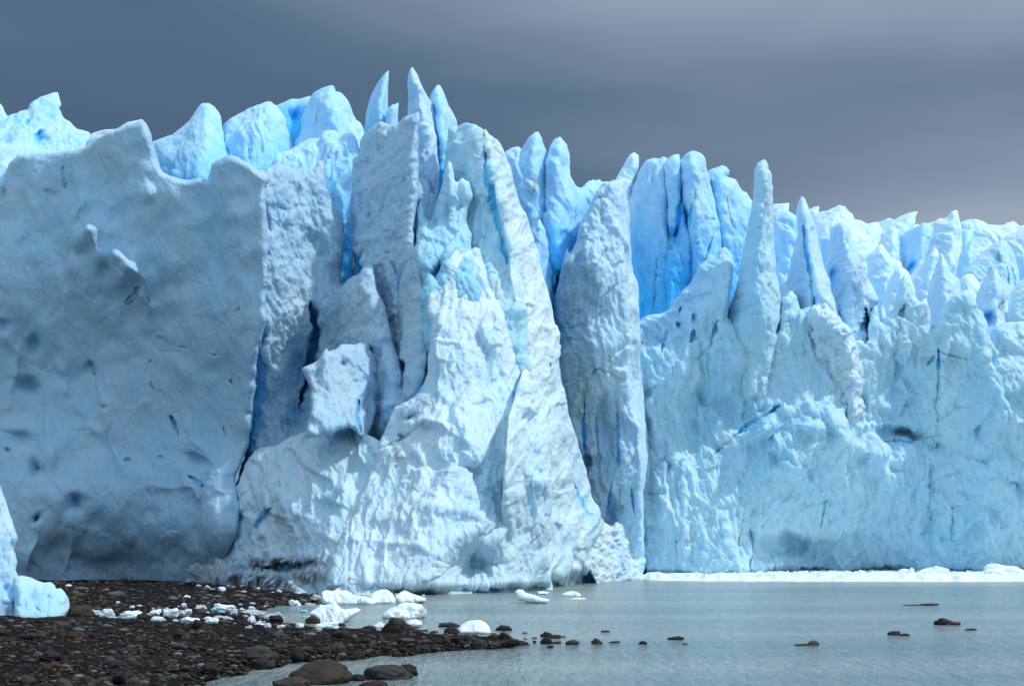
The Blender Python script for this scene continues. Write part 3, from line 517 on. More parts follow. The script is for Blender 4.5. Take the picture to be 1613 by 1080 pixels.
ice('ice_slab', 'tall rough grey slab with a slanting top in the middle of the left half', 'ice slab',
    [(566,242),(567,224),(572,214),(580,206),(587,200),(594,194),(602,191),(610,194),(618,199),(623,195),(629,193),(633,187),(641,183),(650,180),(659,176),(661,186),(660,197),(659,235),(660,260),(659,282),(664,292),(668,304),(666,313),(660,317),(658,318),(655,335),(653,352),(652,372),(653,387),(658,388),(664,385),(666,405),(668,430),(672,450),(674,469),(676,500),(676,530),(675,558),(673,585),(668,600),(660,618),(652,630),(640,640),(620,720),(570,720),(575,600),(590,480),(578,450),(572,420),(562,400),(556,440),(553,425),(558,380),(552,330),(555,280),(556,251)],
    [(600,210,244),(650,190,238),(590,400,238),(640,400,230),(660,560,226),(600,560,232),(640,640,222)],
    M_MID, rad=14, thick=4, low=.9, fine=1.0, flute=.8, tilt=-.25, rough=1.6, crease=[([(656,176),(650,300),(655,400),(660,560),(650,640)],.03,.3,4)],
    ridges=[([(630,200),(625,300),(632,400)],1.0,8),([(590,210),(585,300),(600,400),(625,470),(640,540)],1.4,8),([(664,388),(650,430),(640,480),(650,540)],1.5,6),([(600,420),(620,480),(630,560),(650,600)],1.3,6)],
    cracks=[([(612,400),(628,440),(630,480)],1.5,2.5),([(603,225),(600,245)],1.5,4)], pits=[(583,345,5,12,-10,1.2,.4),(573,400,5,14,0,1.5,.8),(600,232,7,14,20,1.4,.5),(556,385,4,10,0,1.5,1.0),(568,320,8,60,0,1.5,.5)])
ice('ice_tower', 'massive rounded tower face with a pocked blue front, left of the deep blue gash', 'ice tower',
    [(700,260),(703,230),(706,210),(707,201),(713,198),(719,199),(727,195),(736,193),(743,195),(750,197),(760,203),(768,222),(780,260),(790,300),(800,340),(808,380),(816,410),(822,440),(830,500),(834,560),(850,660),(760,660),(720,560),(712,480),(716,400),(712,330),(706,300)],
    [(730,210,242),(755,210,237),(740,330,235),(790,400,229),(760,540,220),(830,600,217)], M_RIGHT, rad=18, thick=5, low=.7, fine=.55, flute=.8, tilt=-.3,
    ridges=[([(740,200),(748,280),(762,350)],.8,6),([(760,330),(772,420),(790,500),(800,560)],1.3,8)], cracks=[([(781,440),(785,480),(786,500)],2,3.5),([(757,215),(766,262),(777,320),(789,372),(800,415)],.8,11)], pits=[(760,372,3,3,0,1,1),(716,290,5,40,0,2,.8)])
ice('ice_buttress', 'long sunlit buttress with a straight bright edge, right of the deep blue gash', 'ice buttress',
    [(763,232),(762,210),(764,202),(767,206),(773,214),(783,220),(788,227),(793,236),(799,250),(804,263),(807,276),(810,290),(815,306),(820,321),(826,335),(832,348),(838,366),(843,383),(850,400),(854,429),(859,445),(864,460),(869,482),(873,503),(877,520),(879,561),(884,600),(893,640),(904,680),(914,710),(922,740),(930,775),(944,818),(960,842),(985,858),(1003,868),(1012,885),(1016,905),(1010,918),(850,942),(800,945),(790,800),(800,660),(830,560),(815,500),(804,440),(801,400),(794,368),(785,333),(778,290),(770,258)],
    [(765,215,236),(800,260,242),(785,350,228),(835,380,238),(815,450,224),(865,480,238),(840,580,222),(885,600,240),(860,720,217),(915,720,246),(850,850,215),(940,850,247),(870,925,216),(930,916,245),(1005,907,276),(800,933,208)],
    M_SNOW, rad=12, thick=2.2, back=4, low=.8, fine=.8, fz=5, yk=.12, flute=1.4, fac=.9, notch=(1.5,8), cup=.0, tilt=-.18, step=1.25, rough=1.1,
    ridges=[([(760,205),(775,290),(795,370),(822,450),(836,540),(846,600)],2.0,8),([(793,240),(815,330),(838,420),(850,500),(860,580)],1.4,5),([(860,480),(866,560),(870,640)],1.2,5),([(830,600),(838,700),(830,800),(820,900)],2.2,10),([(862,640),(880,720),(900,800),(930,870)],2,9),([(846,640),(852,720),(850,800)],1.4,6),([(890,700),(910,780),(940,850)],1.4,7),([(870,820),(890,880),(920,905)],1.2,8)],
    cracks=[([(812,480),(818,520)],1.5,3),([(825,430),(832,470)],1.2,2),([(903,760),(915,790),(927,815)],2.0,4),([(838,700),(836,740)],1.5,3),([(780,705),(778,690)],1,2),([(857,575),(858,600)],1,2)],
    pits=[(840,700,5,30,0,1.5,.2),(795,880,20,46,8,5,.1)], dirt=[(830,932,30,5,.9),(880,926,40,5,.9),(930,919,40,5,.9),(975,912,40,4,.9),(880,660,10,90,.12),(905,740,12,60,.18),(935,840,20,40,.2),(800,300,8,50,.12)])  # the waterline ellipses paint in the shade of the undercut
ice('ice_pinnacle', 'narrow grey blade with a pointed tip at the lower right edge of the tall slab', 'ice pinnacle',
    [(626,470),(630,446),(636,424),(644,404),(653,389),(658,387),(663,384),(665,400),(668,430),(672,455),(675,480),(677,510),(676,540),(675,565),(670,596),(662,616),(652,634),(638,650),(630,600),(626,540)],
    [(655,400,224),(670,500,220),(640,500,225),(660,620,216),(635,640,222)], M_MID, rad=16, thick=3, prof=.7, low=.4, fine=.8, flute=.5, rough=1.2, crease=[([(662,385),(658,440),(664,520),(656,640)],.03,.12,2)])
ice('ice_pinnacle', 'two toothed grey blade standing before the lumpy wall, left of the narrow blade', 'ice pinnacle',
    [(534,470),(540,448),(548,441),(556,435),(562,434),(567,431),(570,424),(575,418),(581,415),(587,418),(590,432),(593,450),(599,466),(606,481),(613,510),(620,540),(628,566),(636,600),(640,660),(600,700),(560,700),(530,620),(528,540)],
    [(580,430,231),(550,460,234),(600,560,225),(550,600,233),(620,650,220)], M_MID, rad=20, thick=3.5, prof=.7, low=.7, fine=.9, flute=.5, rough=1.6, tilt=-.3, crease=[([(584,417),(592,480),(610,560),(622,650)],.02,.08,3)], ridges=[([(570,425),(572,480),(590,560)],1,8),([(548,445),(556,520),(560,600)],1,8)])
# cone peaks in front of the centre
ice('ice_pinnacle', 'blue pinnacle with a slender tip in front of the massive tower face', 'ice pinnacle',
    [(650,400),(653,387),(654,365),(655,345),(656,330),(658,319),(665,315),(667,323),(670,333),(673,344),(678,348),(682,338),(684,329),(689,311),(696,294),(699,280),(701,267),(704,258),(707,252),(711,258),(715,271),(717,286),(722,286),(729,279),(733,284),(740,286),(742,298),(745,309),(742,322),(738,333),(736,342),(735,350),(740,360),(745,370),(742,387),(760,460),(740,560),(660,560),(664,440)],
    [(705,270,230),(660,340,232),(700,420,222),(740,340,231),(700,520,218)], M_RIGHT, deep=(300,470,0.50), rad=18, thick=5, low=.6, fine=.7, flute=.5, rough=1.8, tilt=.3,
    ridges=[([(707,254),(708,310),(716,360),(722,400)],1.6,6),([(735,290),(728,340),(712,390),(700,440)],1.3,5),([(716,350),(735,345),(744,370)],1.8,6)], pits=[(690,430,14,26,15,5,1.0),(684,350,6,10,0,1.5,.7),(720,325,6,16,20,1,.3)])
ice('ice_buttress', 'snow crusted central buttress of rubble and flutes reaching the water', 'ice buttress',
    [(668,470),(672,458),(682,456),(692,453),(695,438),(701,422),(705,405),(709,393),(717,388),(725,386),(734,390),(742,393),(750,389),(756,392),(760,405),(766,420),(769,438),(775,452),(783,462),(790,472),(794,490),(798,508),(803,520),(812,545),(816,556),(828,562),(836,572),(842,582),(848,592),(853,610),(858,640),(862,665),(868,690),(868,730),(870,780),(868,830),(862,870),(868,900),(872,942),(700,952),(600,955),(505,955),(520,880),(560,800),(590,740),(600,690),(622,640),(645,630),(660,615),(673,590),(676,558),(677,515)],
    [(720,400,225),(690,470,219),(760,450,222),(690,560,213),(780,540,215),(840,590,219),(640,660,211),(700,660,206),(800,660,210),(620,760,206),(720,740,200),(850,700,208),(560,860,197),(680,830,194),(800,800,203),(860,830,206),(560,935,190),(690,935,189.5),(800,930,199),(865,925,209)],
    M_SNOW, rad=12, thick=5, back=10, low=1.1, fine=.7, fz=4.5, yk=.3, flute=.7, cup=.0, rub=.14, fac=.75, notch=(.8,3), step=1.25, rough=2.2, tilt=-.3,
    ridges=[([(725,390),(715,430),(700,480),(690,530)],1.8,10),([(752,395),(760,440),(780,480),(800,530)],1.6,8),([(640,680),(665,663),(700,668),(735,690),(765,715)],3.0,14),([(700,670),(690,710),(700,760)],2.0,8),([(640,690),(672,730),(690,770)],1.8,6),([(735,690),(760,740),(770,790)],1.8,7),
            ([(825,570),(822,640),(830,700),(815,780),(790,850),(790,920)],2.6,10),([(846,600),(850,680),(846,760),(850,840)],1.8,6),([(800,600),(800,680),(795,740)],1.6,8),([(560,820),(620,815),(690,800),(750,815),(775,830)],2.5,12),([(540,860),(600,850),(660,860),(690,880)],2.0,10),([(775,815),(745,835),(715,850),(692,880),(684,925)],3.2,9)],
    cracks=[([(778,660),(778,685),(777,704)],2.5,2.5),([(790,728),(786,738)],1.5,2.5),([(612,700),(640,690),(672,662)],1.5,4),([(660,580),(665,600),(660,620)],3,6),([(630,740),(640,700)],1.0,4)],
    pits=[(742,890,46,50,0,9,.12),(650,658,12,7,-20,2.5,.8),(634,684,9,6,0,2,.7),(690,740,20,26,20,2,.05),(740,745,18,30,-20,2,.05),(830,690,6,40,0,2,.1),(760,600,20,30,20,1,.1),(815,745,8,40,0,1.8,.2)],
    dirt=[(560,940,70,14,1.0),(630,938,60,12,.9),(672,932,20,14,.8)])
ice('ice_slope', 'rubbly snow slope spreading down to the gravel below the leaning block', 'snow slope',
    [(376,760),(384,735),(392,722),(400,711),(412,704),(425,702),(439,700),(450,692),(462,686),(480,680),(497,680),(513,673),(530,673),(544,670),(556,672),(563,674),(575,684),(590,690),(603,700),(622,730),(650,800),(640,880),(620,945),(520,955),(440,950),(360,940),(310,930),(268,926),(300,880),(330,830),(340,790)],
    [(400,715,234),(480,685,226),(560,680,220),(400,800,225),(500,780,212),(590,740,211),(440,860,217),(520,860,202),(600,860,197),(520,935,192),(400,915,222),(300,915,243),(600,940,190)],
    M_SNOW, rad=12, thick=4, back=8, low=1.1, fine=.8, fz=4, yk=.3, flute=.4, cup=.0, rub=.14, fac=.75, rough=2,
    ridges=[([(400,715),(430,710),(470,695),(500,685)],2.0,8),([(430,790),(440,780),(452,790),(458,830),(480,870),(520,895)],3.0,10),([(505,830),(520,850),(560,865),(600,850)],2.0,9),([(480,700),(500,740),(540,770),(580,770)],1.6,10),([(540,680),(560,720),(570,760)],1.8,8),([(400,800),(430,800)],1,6)],
    cracks=[([(400,830),(412,812),(428,800)],2.5,4),([(402,892),(430,893),(452,894),(480,890),(495,884)],1.2,6)],
    pits=[(450,895,52,13,-3,2.2,0),(575,700,16,14,0,2,.1),(520,800,24,18,20,2,.05)], dirt=[(445,889,70,13,1.4),(480,912,60,20,.8),(400,918,110,20,1.1),(330,905,70,30,.5),(480,920,40,20,.5),(415,800,10,6,.5),(520,945,50,10,.8),(340,925,80,7,.9)])
ice('ice_block', 'large leaning block with a bright flat top propped above the snow slope', 'ice block',
    [(476,581),(482,577),(493,573),(500,568),(505,560),(509,554),(514,548),(518,554),(528,550),(537,543),(548,542),(558,543),(567,539),(577,539),(582,543),(583,550),(588,555),(594,554),(600,564),(606,573),(606,582),(602,597),(600,608),(598,622),(596,640),(590,662),(580,684),(572,692),(560,680),(550,674),(536,676),(520,684),(505,688),(482,690),(484,668),(489,647),(489,628),(488,608),(482,596)],
    [(530,560,221),(575,550,224),(530,660,213),(590,640,219),(490,620,217)], M_MID, rad=12, thick=3, low=.4, fine=.55, flute=.3, rough=1.4, crease=[([(580,552),(574,600),(562,660)],-.02,.2,2)],
    ridges=[([(528,552),(560,572),(582,556)],1.2,5),([(478,582),(500,576),(520,556)],.8,4)], cracks=[([(566,630),(562,655),(568,680)],3,5)], pits=[(542,570,7,7,0,1,.5),(514,612,5,6,0,.8,.4),(524,640,3,5,0,.6,.4)])
ice('ice_tower', 'great pointed tower with a flat grey face and a broken cave at its foot', 'ice tower',
    [(870,490),(873,468),(877,452),(881,437),(885,421),(889,405),(893,390),(897,400),(903,392),(908,380),(911,366),(914,351),(921,337),(928,324),(934,312),(939,301),(945,293),(951,288),(958,288),(964,284),(971,283),(977,281),(984,280),(986,290),(987,305),(990,325),(992,345),(993,380),(995,413),(998,430),(1005,445),(1007,460),(1006,480),(1008,520),(1010,569),(1012,600),(1014,629),(1017,680),(1020,727),(1017,750),(1014,773),(1014,851),(1016,890),(1010,920),(920,915),(910,840),(905,760),(900,700),(892,640),(880,560),(872,520)],
    [(955,300,262),(980,290,262),(930,400,255),(990,420,257),(900,480,257),(935,560,252),(1000,600,258),(880,520,259),(950,720,255),(1000,760,256),(960,870,262),(1005,890,266),(905,700,258)],
    M_FRONT, rad=13, thick=4, back=10, low=.8, fine=.6, flute=.6, rough=1.4, step=1.3, tilt=.1,
    crease=[([(967,284),(971,343),(974,421),(981,452),(984,530),(980,598),(998,657),(1008,720)],.02,.28,3)],
    ridges=[([(940,305),(925,380),(905,450),(885,480)],1.2,6),([(1000,600),(1010,680),(1014,760)],1.4,5),([(975,600),(1000,660),(1012,720)],1.2,6)],
    cracks=[([(922,625),(926,598),(940,580),(958,588),(978,598)],3.5,3.5),([(921,620),(919,660),(920,700),(923,740)],7,4.5),([(939,650),(941,700),(943,724)],3,3),([(972,630),(973,690),(974,735)],3,3),([(952,820),(960,780),(966,750)],3,5),([(976,762),(976,800)],3,3),([(996,770),(998,812)],3,3),([(957,560),(960,590)],1,2),([(1007,500),(1009,590)],3,4),([(912,560),(914,600)],1,2)],
    pits=[(948,342,5,12,0,1.5,.6),(950,316,5,8,20,1,.6),(945,380,3,6,0,1,.5),(912,410,8,20,10,1.5,.4),(950,680,26,80,0,3,.12),(965,835,8,12,0,5,.6),(962,800,14,30,10,3,.5),(955,865,10,8,0,3,.8),(922,725,4,22,0,1.4,.3),(1010,865,8,20,0,2,.7),(990,540,6,12,0,1,.3)],
    dirt=[(980,470,8,60,.15),(922,728,3,24,.7),(926,780,8,30,.8),(930,820,10,26,.5),(964,838,7,10,.8),(945,460,10,30,.2)])  # darkest in the left crack and the cave at the foot
ice('ice_boulder', 'heap of broken white ice at the foot of the great pointed tower', 'ice heap',
    [(930,850),(938,832),(950,822),(962,828),(972,818),(985,815),(996,822),(1006,836),(1014,850),(1012,868),(1018,884),(1010,900),(1016,918),(940,926),(925,890)],
    [(970,830,255),(950,900,243),(1005,905,262)], M_SNOW, rad=14, thick=5, low=.5, rub=1.6, fine=.4, flute=0, rough=2.6, cracks=[([(962,860),(968,866)],2,4)])
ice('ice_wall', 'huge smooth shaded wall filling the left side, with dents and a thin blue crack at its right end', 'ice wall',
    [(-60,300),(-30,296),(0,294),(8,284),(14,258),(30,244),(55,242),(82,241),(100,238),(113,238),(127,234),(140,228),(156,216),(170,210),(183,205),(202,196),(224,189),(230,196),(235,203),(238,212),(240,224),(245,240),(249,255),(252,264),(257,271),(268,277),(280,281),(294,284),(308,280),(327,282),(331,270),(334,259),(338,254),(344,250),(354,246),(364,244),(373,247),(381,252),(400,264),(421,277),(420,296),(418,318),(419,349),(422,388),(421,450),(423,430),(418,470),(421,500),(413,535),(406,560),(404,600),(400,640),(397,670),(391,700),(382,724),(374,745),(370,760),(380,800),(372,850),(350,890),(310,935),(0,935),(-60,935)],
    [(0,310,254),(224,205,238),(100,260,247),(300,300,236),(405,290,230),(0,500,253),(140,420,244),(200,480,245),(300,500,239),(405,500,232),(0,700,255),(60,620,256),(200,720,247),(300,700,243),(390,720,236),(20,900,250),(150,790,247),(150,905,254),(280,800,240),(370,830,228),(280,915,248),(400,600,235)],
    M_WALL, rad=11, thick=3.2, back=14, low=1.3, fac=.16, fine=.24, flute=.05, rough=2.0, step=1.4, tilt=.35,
    ridges=[([(105,262),(125,340),(165,410),(215,462),(250,520)],4.4,34),([(130,300),(138,350),(165,390),(195,410),(225,440),(240,470)],2.0,16),([(224,195),(215,250),(235,300),(270,350)],2.0,26),([(365,250),(372,330),(380,420),(385,520)],1.4,26),([(60,480),(90,560),(110,620),(150,680),(130,690)],1.6,9),([(150,590),(165,640),(170,690),(190,740)],1.2,9),([(70,640),(84,700),(86,750),(110,790),(126,815)],1.5,7),
            ([(200,770),(250,765),(300,768),(318,785),(340,770),(375,775)],1.8,7),([(0,520),(30,560),(24,600),(10,660)],1.5,8),([(110,830),(112,870),(90,912)],1.8,6),([(70,800),(50,870),(44,905)],1.2,8),([(290,640),(300,690),(330,720)],.8,8),([(190,500),(200,600)],-.6,20),([(320,745),(345,740),(372,755)],2.2,9),([(360,800),(340,850),(360,880)],1.0,12)],
    cracks=[([(216,452),(208,465),(196,480)],.6,2.0),([(378,484),(373,492)],.5,1.8),([(268,654),(276,668),(282,690)],.7,2.4),([(295,748),(308,756),(320,764)],.9,3),([(138,566),(145,578),(147,590)],.5,2.2),([(236,600),(242,612)],.8,2),([(362,600),(366,606)],.8,2.2),([(352,672),(356,686)],1.2,3),([(96,262),(100,290)],.4,2)],
    pits=[(46,604,24,16,10,3.6,.15),(38,690,34,16,15,2.2,.1),(62,737,16,18,30,3.6,.5),(12,709,7,5,0,1.5,.3),(118,788,16,22,-10,4.5,.3),(60,815,10,8,-30,3,.6),(55,538,14,28,20,2.5,.1),(315,725,24,9,28,2.6,.2),(250,722,9,7,0,.9,.1),(168,641,5,6,0,1.4,.5),(140,577,9,14,30,1.5,.2),(255,532,5,5,30,1.0,.2),(286,544,6,3,20,1.0,.3),(341,557,5,4,20,.9,.2),(363,602,4,3,0,.9,.3),(232,571,3,4,0,.8,.2),(199,724,5,4,20,.9,.1),(226,470,3,8,20,.5,.1),(180,885,90,22,0,1.2,0),(90,860,26,40,20,1.2,.1),(390,655,4,8,0,1,.2),(8,510,12,12,0,1.5,.2)],
    dirt=[(260,772,70,7,.3),(310,780,18,10,.55),(75,300,12,5,.7),(10,300,6,10,.6),(170,895,90,24,.35),(340,875,50,26,.4),(50,830,10,5,.5),(180,920,120,9,.9),(370,748,12,4,.4),(370,800,14,10,.2)])
# little fragments beside the beach, close to the camera
ice('ice_block', 'melting ice block with a dripping ragged edge cut by the left side of the picture', 'ice block',
    [(-40,740),(0,765),(5,775),(10,790),(17,812),(23,832),(28,847),(25,856),(21,866),(24,872),(27,884),(25,897),(33,918),(36,932),(30,946),(25,950),(29,962),(28,985),(-40,985)], [(0,800,133),(20,900,131),(0,970,129)], M_FRONT, rad=12, thick=1.4, back=3, low=.3, fine=.35, flute=.3, rough=1.2, fs=.5,
    ridges=[([(0,895),(14,892),(30,905)],.35,4),([(0,940),(16,946),(30,944)],.3,4)], pits=[(16,858,5,9,0,.6,.4),(12,925,12,10,0,.5,.6)], dirt=[(30,870,3,30,.4),(10,960,14,14,.5)])
ice('ice_block', 'rounded clear blue ice lump lying on the gravel at the left', 'ice block',
    [(22,908),(34,906),(48,909),(60,914),(70,917),(80,916),(87,921),(88,926),(96,926),(103,933),(108,941),(110,950),(108,962),(100,974),(80,985),(22,985)], [(50,920,130),(60,970,128),(100,950,129.5)], M_RIGHT, rad=14, thick=1.5, back=3, low=.3, fine=.2, flute=0, rough=1.0, fs=.5,
    pits=[(76,938,4,5,0,.3,.5),(50,940,12,14,0,.3,.5)], cracks=[([(56,955),(66,968)],.3,2)], dirt=[(60,978,50,6,.8),(106,944,3,9,.3)])

# ------------------------------------------------------------ water, beach
def water():
    m, nt, p = newmat('glacial_water')
    n = noise(nt, 0.035, 4, 0.55, (0.25, 1.6, 1)); n2 = noise(nt, 2.6, 4, .75, (1, 0.10, 1))  # broad tone bands; the fine speckle paints ripple glints into the colour
    f = nmath(nt, 'ADD', nmath(nt, 'MULTIPLY', n, .8), nmath(nt, 'MULTIPLY', n2, .9))
    mr = nt.nodes.new('ShaderNodeMapRange'); mr.inputs[1].default_value = .68; mr.inputs[2].default_value = 1.05; nt.links.new(f, mr.inputs[0])
    nt.links.new(mixc(nt, mr.outputs[0], (0.165, 0.240, 0.240), (0.43, 0.49, 0.46)), p.inputs['Base Color'])
    p.inputs['Roughness'].default_value = 0.16; p.inputs['IOR'].default_value = 1.33
    b = nt.nodes.new('ShaderNodeBump'); b.inputs['Strength'].default_value = 1.0; b.inputs['Distance'].default_value = 0.8
    h = nmath(nt, 'ADD', noise(nt, 1.6, 4, 0.7, (1, 0.22, 1)), nmath(nt, 'MULTIPLY', noise(nt, 6, 3, 0.7, (1, 0.35, 1)), 0.4))
    nt.links.new(h, b.inputs['Height']); nt.links.new(b.outputs[0], p.inputs['Normal'])
    V = [(-3000,-300,0),(3000,-300,0),(3000,6000,0),(-3000,6000,0)]
    tag(mesh_obj('water', V, [(0,1,2,3)], m, smooth=False), kind='structure')
water()
BEACH = [(-900,900),(0,905),(90,912),(270,912),(520,938),(515,947),(480,952),(440,953),(420,958),(396,966),(420,976),(470,984),(520,989),(560,990),(600,992),(640,993),(680,996),(720,1000),(760,1002),(800,1003),(826,1009),(832,1015),(800,1019),(740,1023),(690,1025),(640,1032),(600,1032),(575,1036),(540,1040),(500,1040),(465,1042),(440,1049),(400,1052),(385,1062),(350,1066),(325,1075),(300,1092),(300,1250),(-900,1250)]
def beach():
    m, nt, p = newmat('dark_gravel')
    n = noise(nt, 3.2, 8, 0.75); v = nt.nodes.new('ShaderNodeTexVoronoi'); t = nt.nodes.new('ShaderNodeTexCoord'); nt.links.new(t.outputs['Object'], v.inputs[0]); v.inputs['Scale'].default_value = 7
    c = mixc(nt, n, (0.003, 0.0026, 0.0024), (0.012, 0.010, 0.009)); sp = nt.nodes.new('ShaderNodeSeparateColor'); nt.links.new(v.outputs['Color'], sp.inputs[0])
    k = nmath(nt, 'MULTIPLY', nmath(nt, 'GREATER_THAN', sp.outputs[0], .8), .5); c = mixc(nt, k, c, (0.035, 0.031, 0.027))
    nt.links.new(c, p.inputs['Base Color']); p.inputs['Roughness'].default_value = .9; p.inputs['Specular IOR Level'].default_value = .08
    b = nt.nodes.new('ShaderNodeBump'); b.inputs['Distance'].default_value = .12; b.inputs['Strength'].default_value = 1
    h = nmath(nt, 'SUBTRACT', noise(nt, 2.5, 8, .75), v.outputs['Distance']); nt.links.new(h, b.inputs['Height']); nt.links.new(b.outputs[0], p.inputs['Normal'])
    gx = np.arange(-500, 940, 2.5); gy = np.concatenate([np.arange(884, 1000, 1.0), np.arange(1000, 1200, 1.5)]); X, Y = np.meshgrid(gx, gy)
    P = np.array(BEACH, float); ins = inside(P, X, Y)
    dd, _ = polydist([tuple(q) for q in BEACH] + [BEACH[0]], X, Y); sd = np.where(ins, dd, -dd)
    wx, wy = ground(X, Y)
    h = 0.30 * np.tanh(sd / 9) + np.where(sd > 0, .0015 * np.clip(sd, 0, 80), 0)
    h += 0.10 * fbm(wx / 2.5, wy / 2.5, 0 * wx, 4, 5) + .05 * fbm(wx / .7, wy / .7, 0 * wx, 3, 9)
    global BH; BH = (gx, gy, h)
    V = np.stack([wx, wy, h], -1).reshape(-1, 3); n, mm = X.shape; i = np.arange(n * mm).reshape(n, mm)
    Q = np.stack([i[:-1, :-1], i[1:, :-1], i[1:, 1:], i[:-1, 1:]], -1).reshape(-1, 4)
    tag(mesh_obj('gravel_beach', V, Q, m), kind='structure')
beach()
def bheight(px, py):
    gx, gy, h = BH; return float(h[np.abs(gy - py).argmin(), np.abs(gx - px).argmin()])

# ------------------------------------------------------------ stones
def stone_mat(name, c1, c2, rough=.75, wet=.0):
    c1 = tuple(.45 * a for a in c1); c2 = tuple(.6 * a for a in c2)
    m, nt, p = newmat(name)
    f = noise(nt, 1.6, 6, .7); oi = nt.nodes.new('ShaderNodeObjectInfo')
    c = mixc(nt, f, c1, c2); c = mixc(nt, nmath(nt, 'MULTIPLY', oi.outputs['Random'], .55), c, tuple(.45 * a for a in c1))
    sp = noise(nt, 14, 4, .7); k = nt.nodes.new('ShaderNodeMapRange'); k.inputs[1].default_value = .6; k.inputs[2].default_value = .75; nt.links.new(sp, k.inputs[0]); k.inputs[4].default_value = .35
    c = mixc(nt, k.outputs[0], c, tuple(min(1, 2.2 * a) for a in c2))
    nt.links.new(c, p.inputs['Base Color']); p.inputs['Roughness'].default_value = rough; p.inputs['Specular IOR Level'].default_value = .25
    b = nt.nodes.new('ShaderNodeBump'); b.inputs['Distance'].default_value = .08; b.inputs['Strength'].default_value = .8
    nt.links.new(noise(nt, 4, 8, .7), b.inputs['Height']); nt.links.new(b.outputs[0], p.inputs['Normal']); return m
STONES = {'dark grey': stone_mat('stone_dark', (0.022,0.020,0.020), (0.06,0.055,0.052)), 'black wet': stone_mat('stone_wet', (0.010,0.009,0.010), (0.028,0.024,0.024), .4),
          'brown': stone_mat('stone_brown', (0.055,0.043,0.033), (0.12,0.095,0.072)), 'grey': stone_mat('stone_grey', (0.07,0.068,0.066), (0.15,0.145,0.135)),
          'pale': stone_mat('stone_pale', (0.16,0.15,0.135), (0.28,0.265,0.24)), 'rusty': stone_mat('stone_rusty', (0.10,0.045,0.025), (0.20,0.09,0.05)),
          'reddish': stone_mat('stone_red', (0.035,0.018,0.015), (0.07,0.035,0.03))}
def lump_mesh(seed, sub=3, ang=.5, amp=.22, flat=.0):
    """faceted, worn stone or ice shape of unit half-size"""
    bm = bmesh.new(); bmesh.ops.create_icosphere(bm, subdivisions=sub, radius=1)
    V = np.array([v.co[:] for v in bm.verts]); Fc = np.array([[v.index for v in f.verts] for f in bm.faces]); bm.free()
    rg = np.random.default_rng(seed)
    r = np.ones(len(V)) * 1.0
    for _ in range(int(7 + ang * 6)):                       # planar cuts give worn facets
        n = rg.normal(size=3); n /= np.linalg.norm(n); c = rg.uniform(.62, .9)
        dt = V @ n; r = np.where(dt * r > c, r * (1 - ang) + ang * c / np.maximum(dt, .05), r)
    V = V * r[:, None]
    V = V * (1 + amp * fbm(V[:, 0] * 1.1, V[:, 1] * 1.1, V[:, 2] * 1.1, 4, seed * 1.7, .5)[:, None])
    V /= np.abs(V).max(0)
    return V, Fc
MESH = {}
def lump(name, seed, sub, ang, amp, mat):
    k = (name, seed, mat.name, sub)
    if k not in MESH:
        V, Fc = lump_mesh(seed, sub, ang, amp); o = mesh_obj(name, V, Fc, mat); MESH[k] = o.data; bpy.data.objects.remove(o)
    return MESH[k]
def place(name, me, cx, by, w, h, label, cat, group=None, z0=None, deep=.8, sink=.35, rz=None, tiltx=0):
    """w, h: picture size of what shows above the ground; by: the foot line"""
    z = bheight(cx, by) if z0 is None else z0
    gx, gy = ground(cx, by, z); s = gy / F; W = w * s / 2; H = h * s
    o = bpy.data.objects.new(name, me); COL.objects.link(o)
    tot = H / (1 - sink) / 2
    o.scale = (W, W * deep, tot); o.location = (gx, gy + W * deep * .6, z + H - tot)
    o.rotation_euler = (tiltx, 0, rz if rz is not None else random.uniform(-.5, .5))
    return tag(o, label, cat, group)
def stone(cx, by, w, h, col, label, seed, z0=None, sub=4, ang=.5, amp=.25, rz=.1, deep=.8, sink=.35, name='stone', group=None):
    return place(name, lump(name, seed, sub, ang, amp, STONES[col]), cx, by, w, h, label, 'stone' if name == 'stone' else 'boulder', group, z0, deep, sink, rz)
big = [(500,1078,104,40,'brown','largest boulder, a rounded brown one in the shallows at the bottom',11),(458,1086,62,20,'brown','flat brown boulder leaning in front of the largest boulder',12),(607,1070,84,25,'grey','long low grey boulder right of the largest boulder',13),(642,1064,36,18,'dark grey','tapering dark boulder at the right end of the long low boulder',14),
 (562,1072,28,11,'dark grey','small dark stone between the largest boulder and the long low boulder',15),(588,1084,48,11,'reddish','flat reddish stone at the bottom edge under the long low boulder',16)]
for cx, by, w, h, c, lb, sd in big: stone(cx, by, w, h, c, lb, sd, 0.0 if cx > 540 else -.02, sub=5, name='boulder', ang=.35, amp=.18)
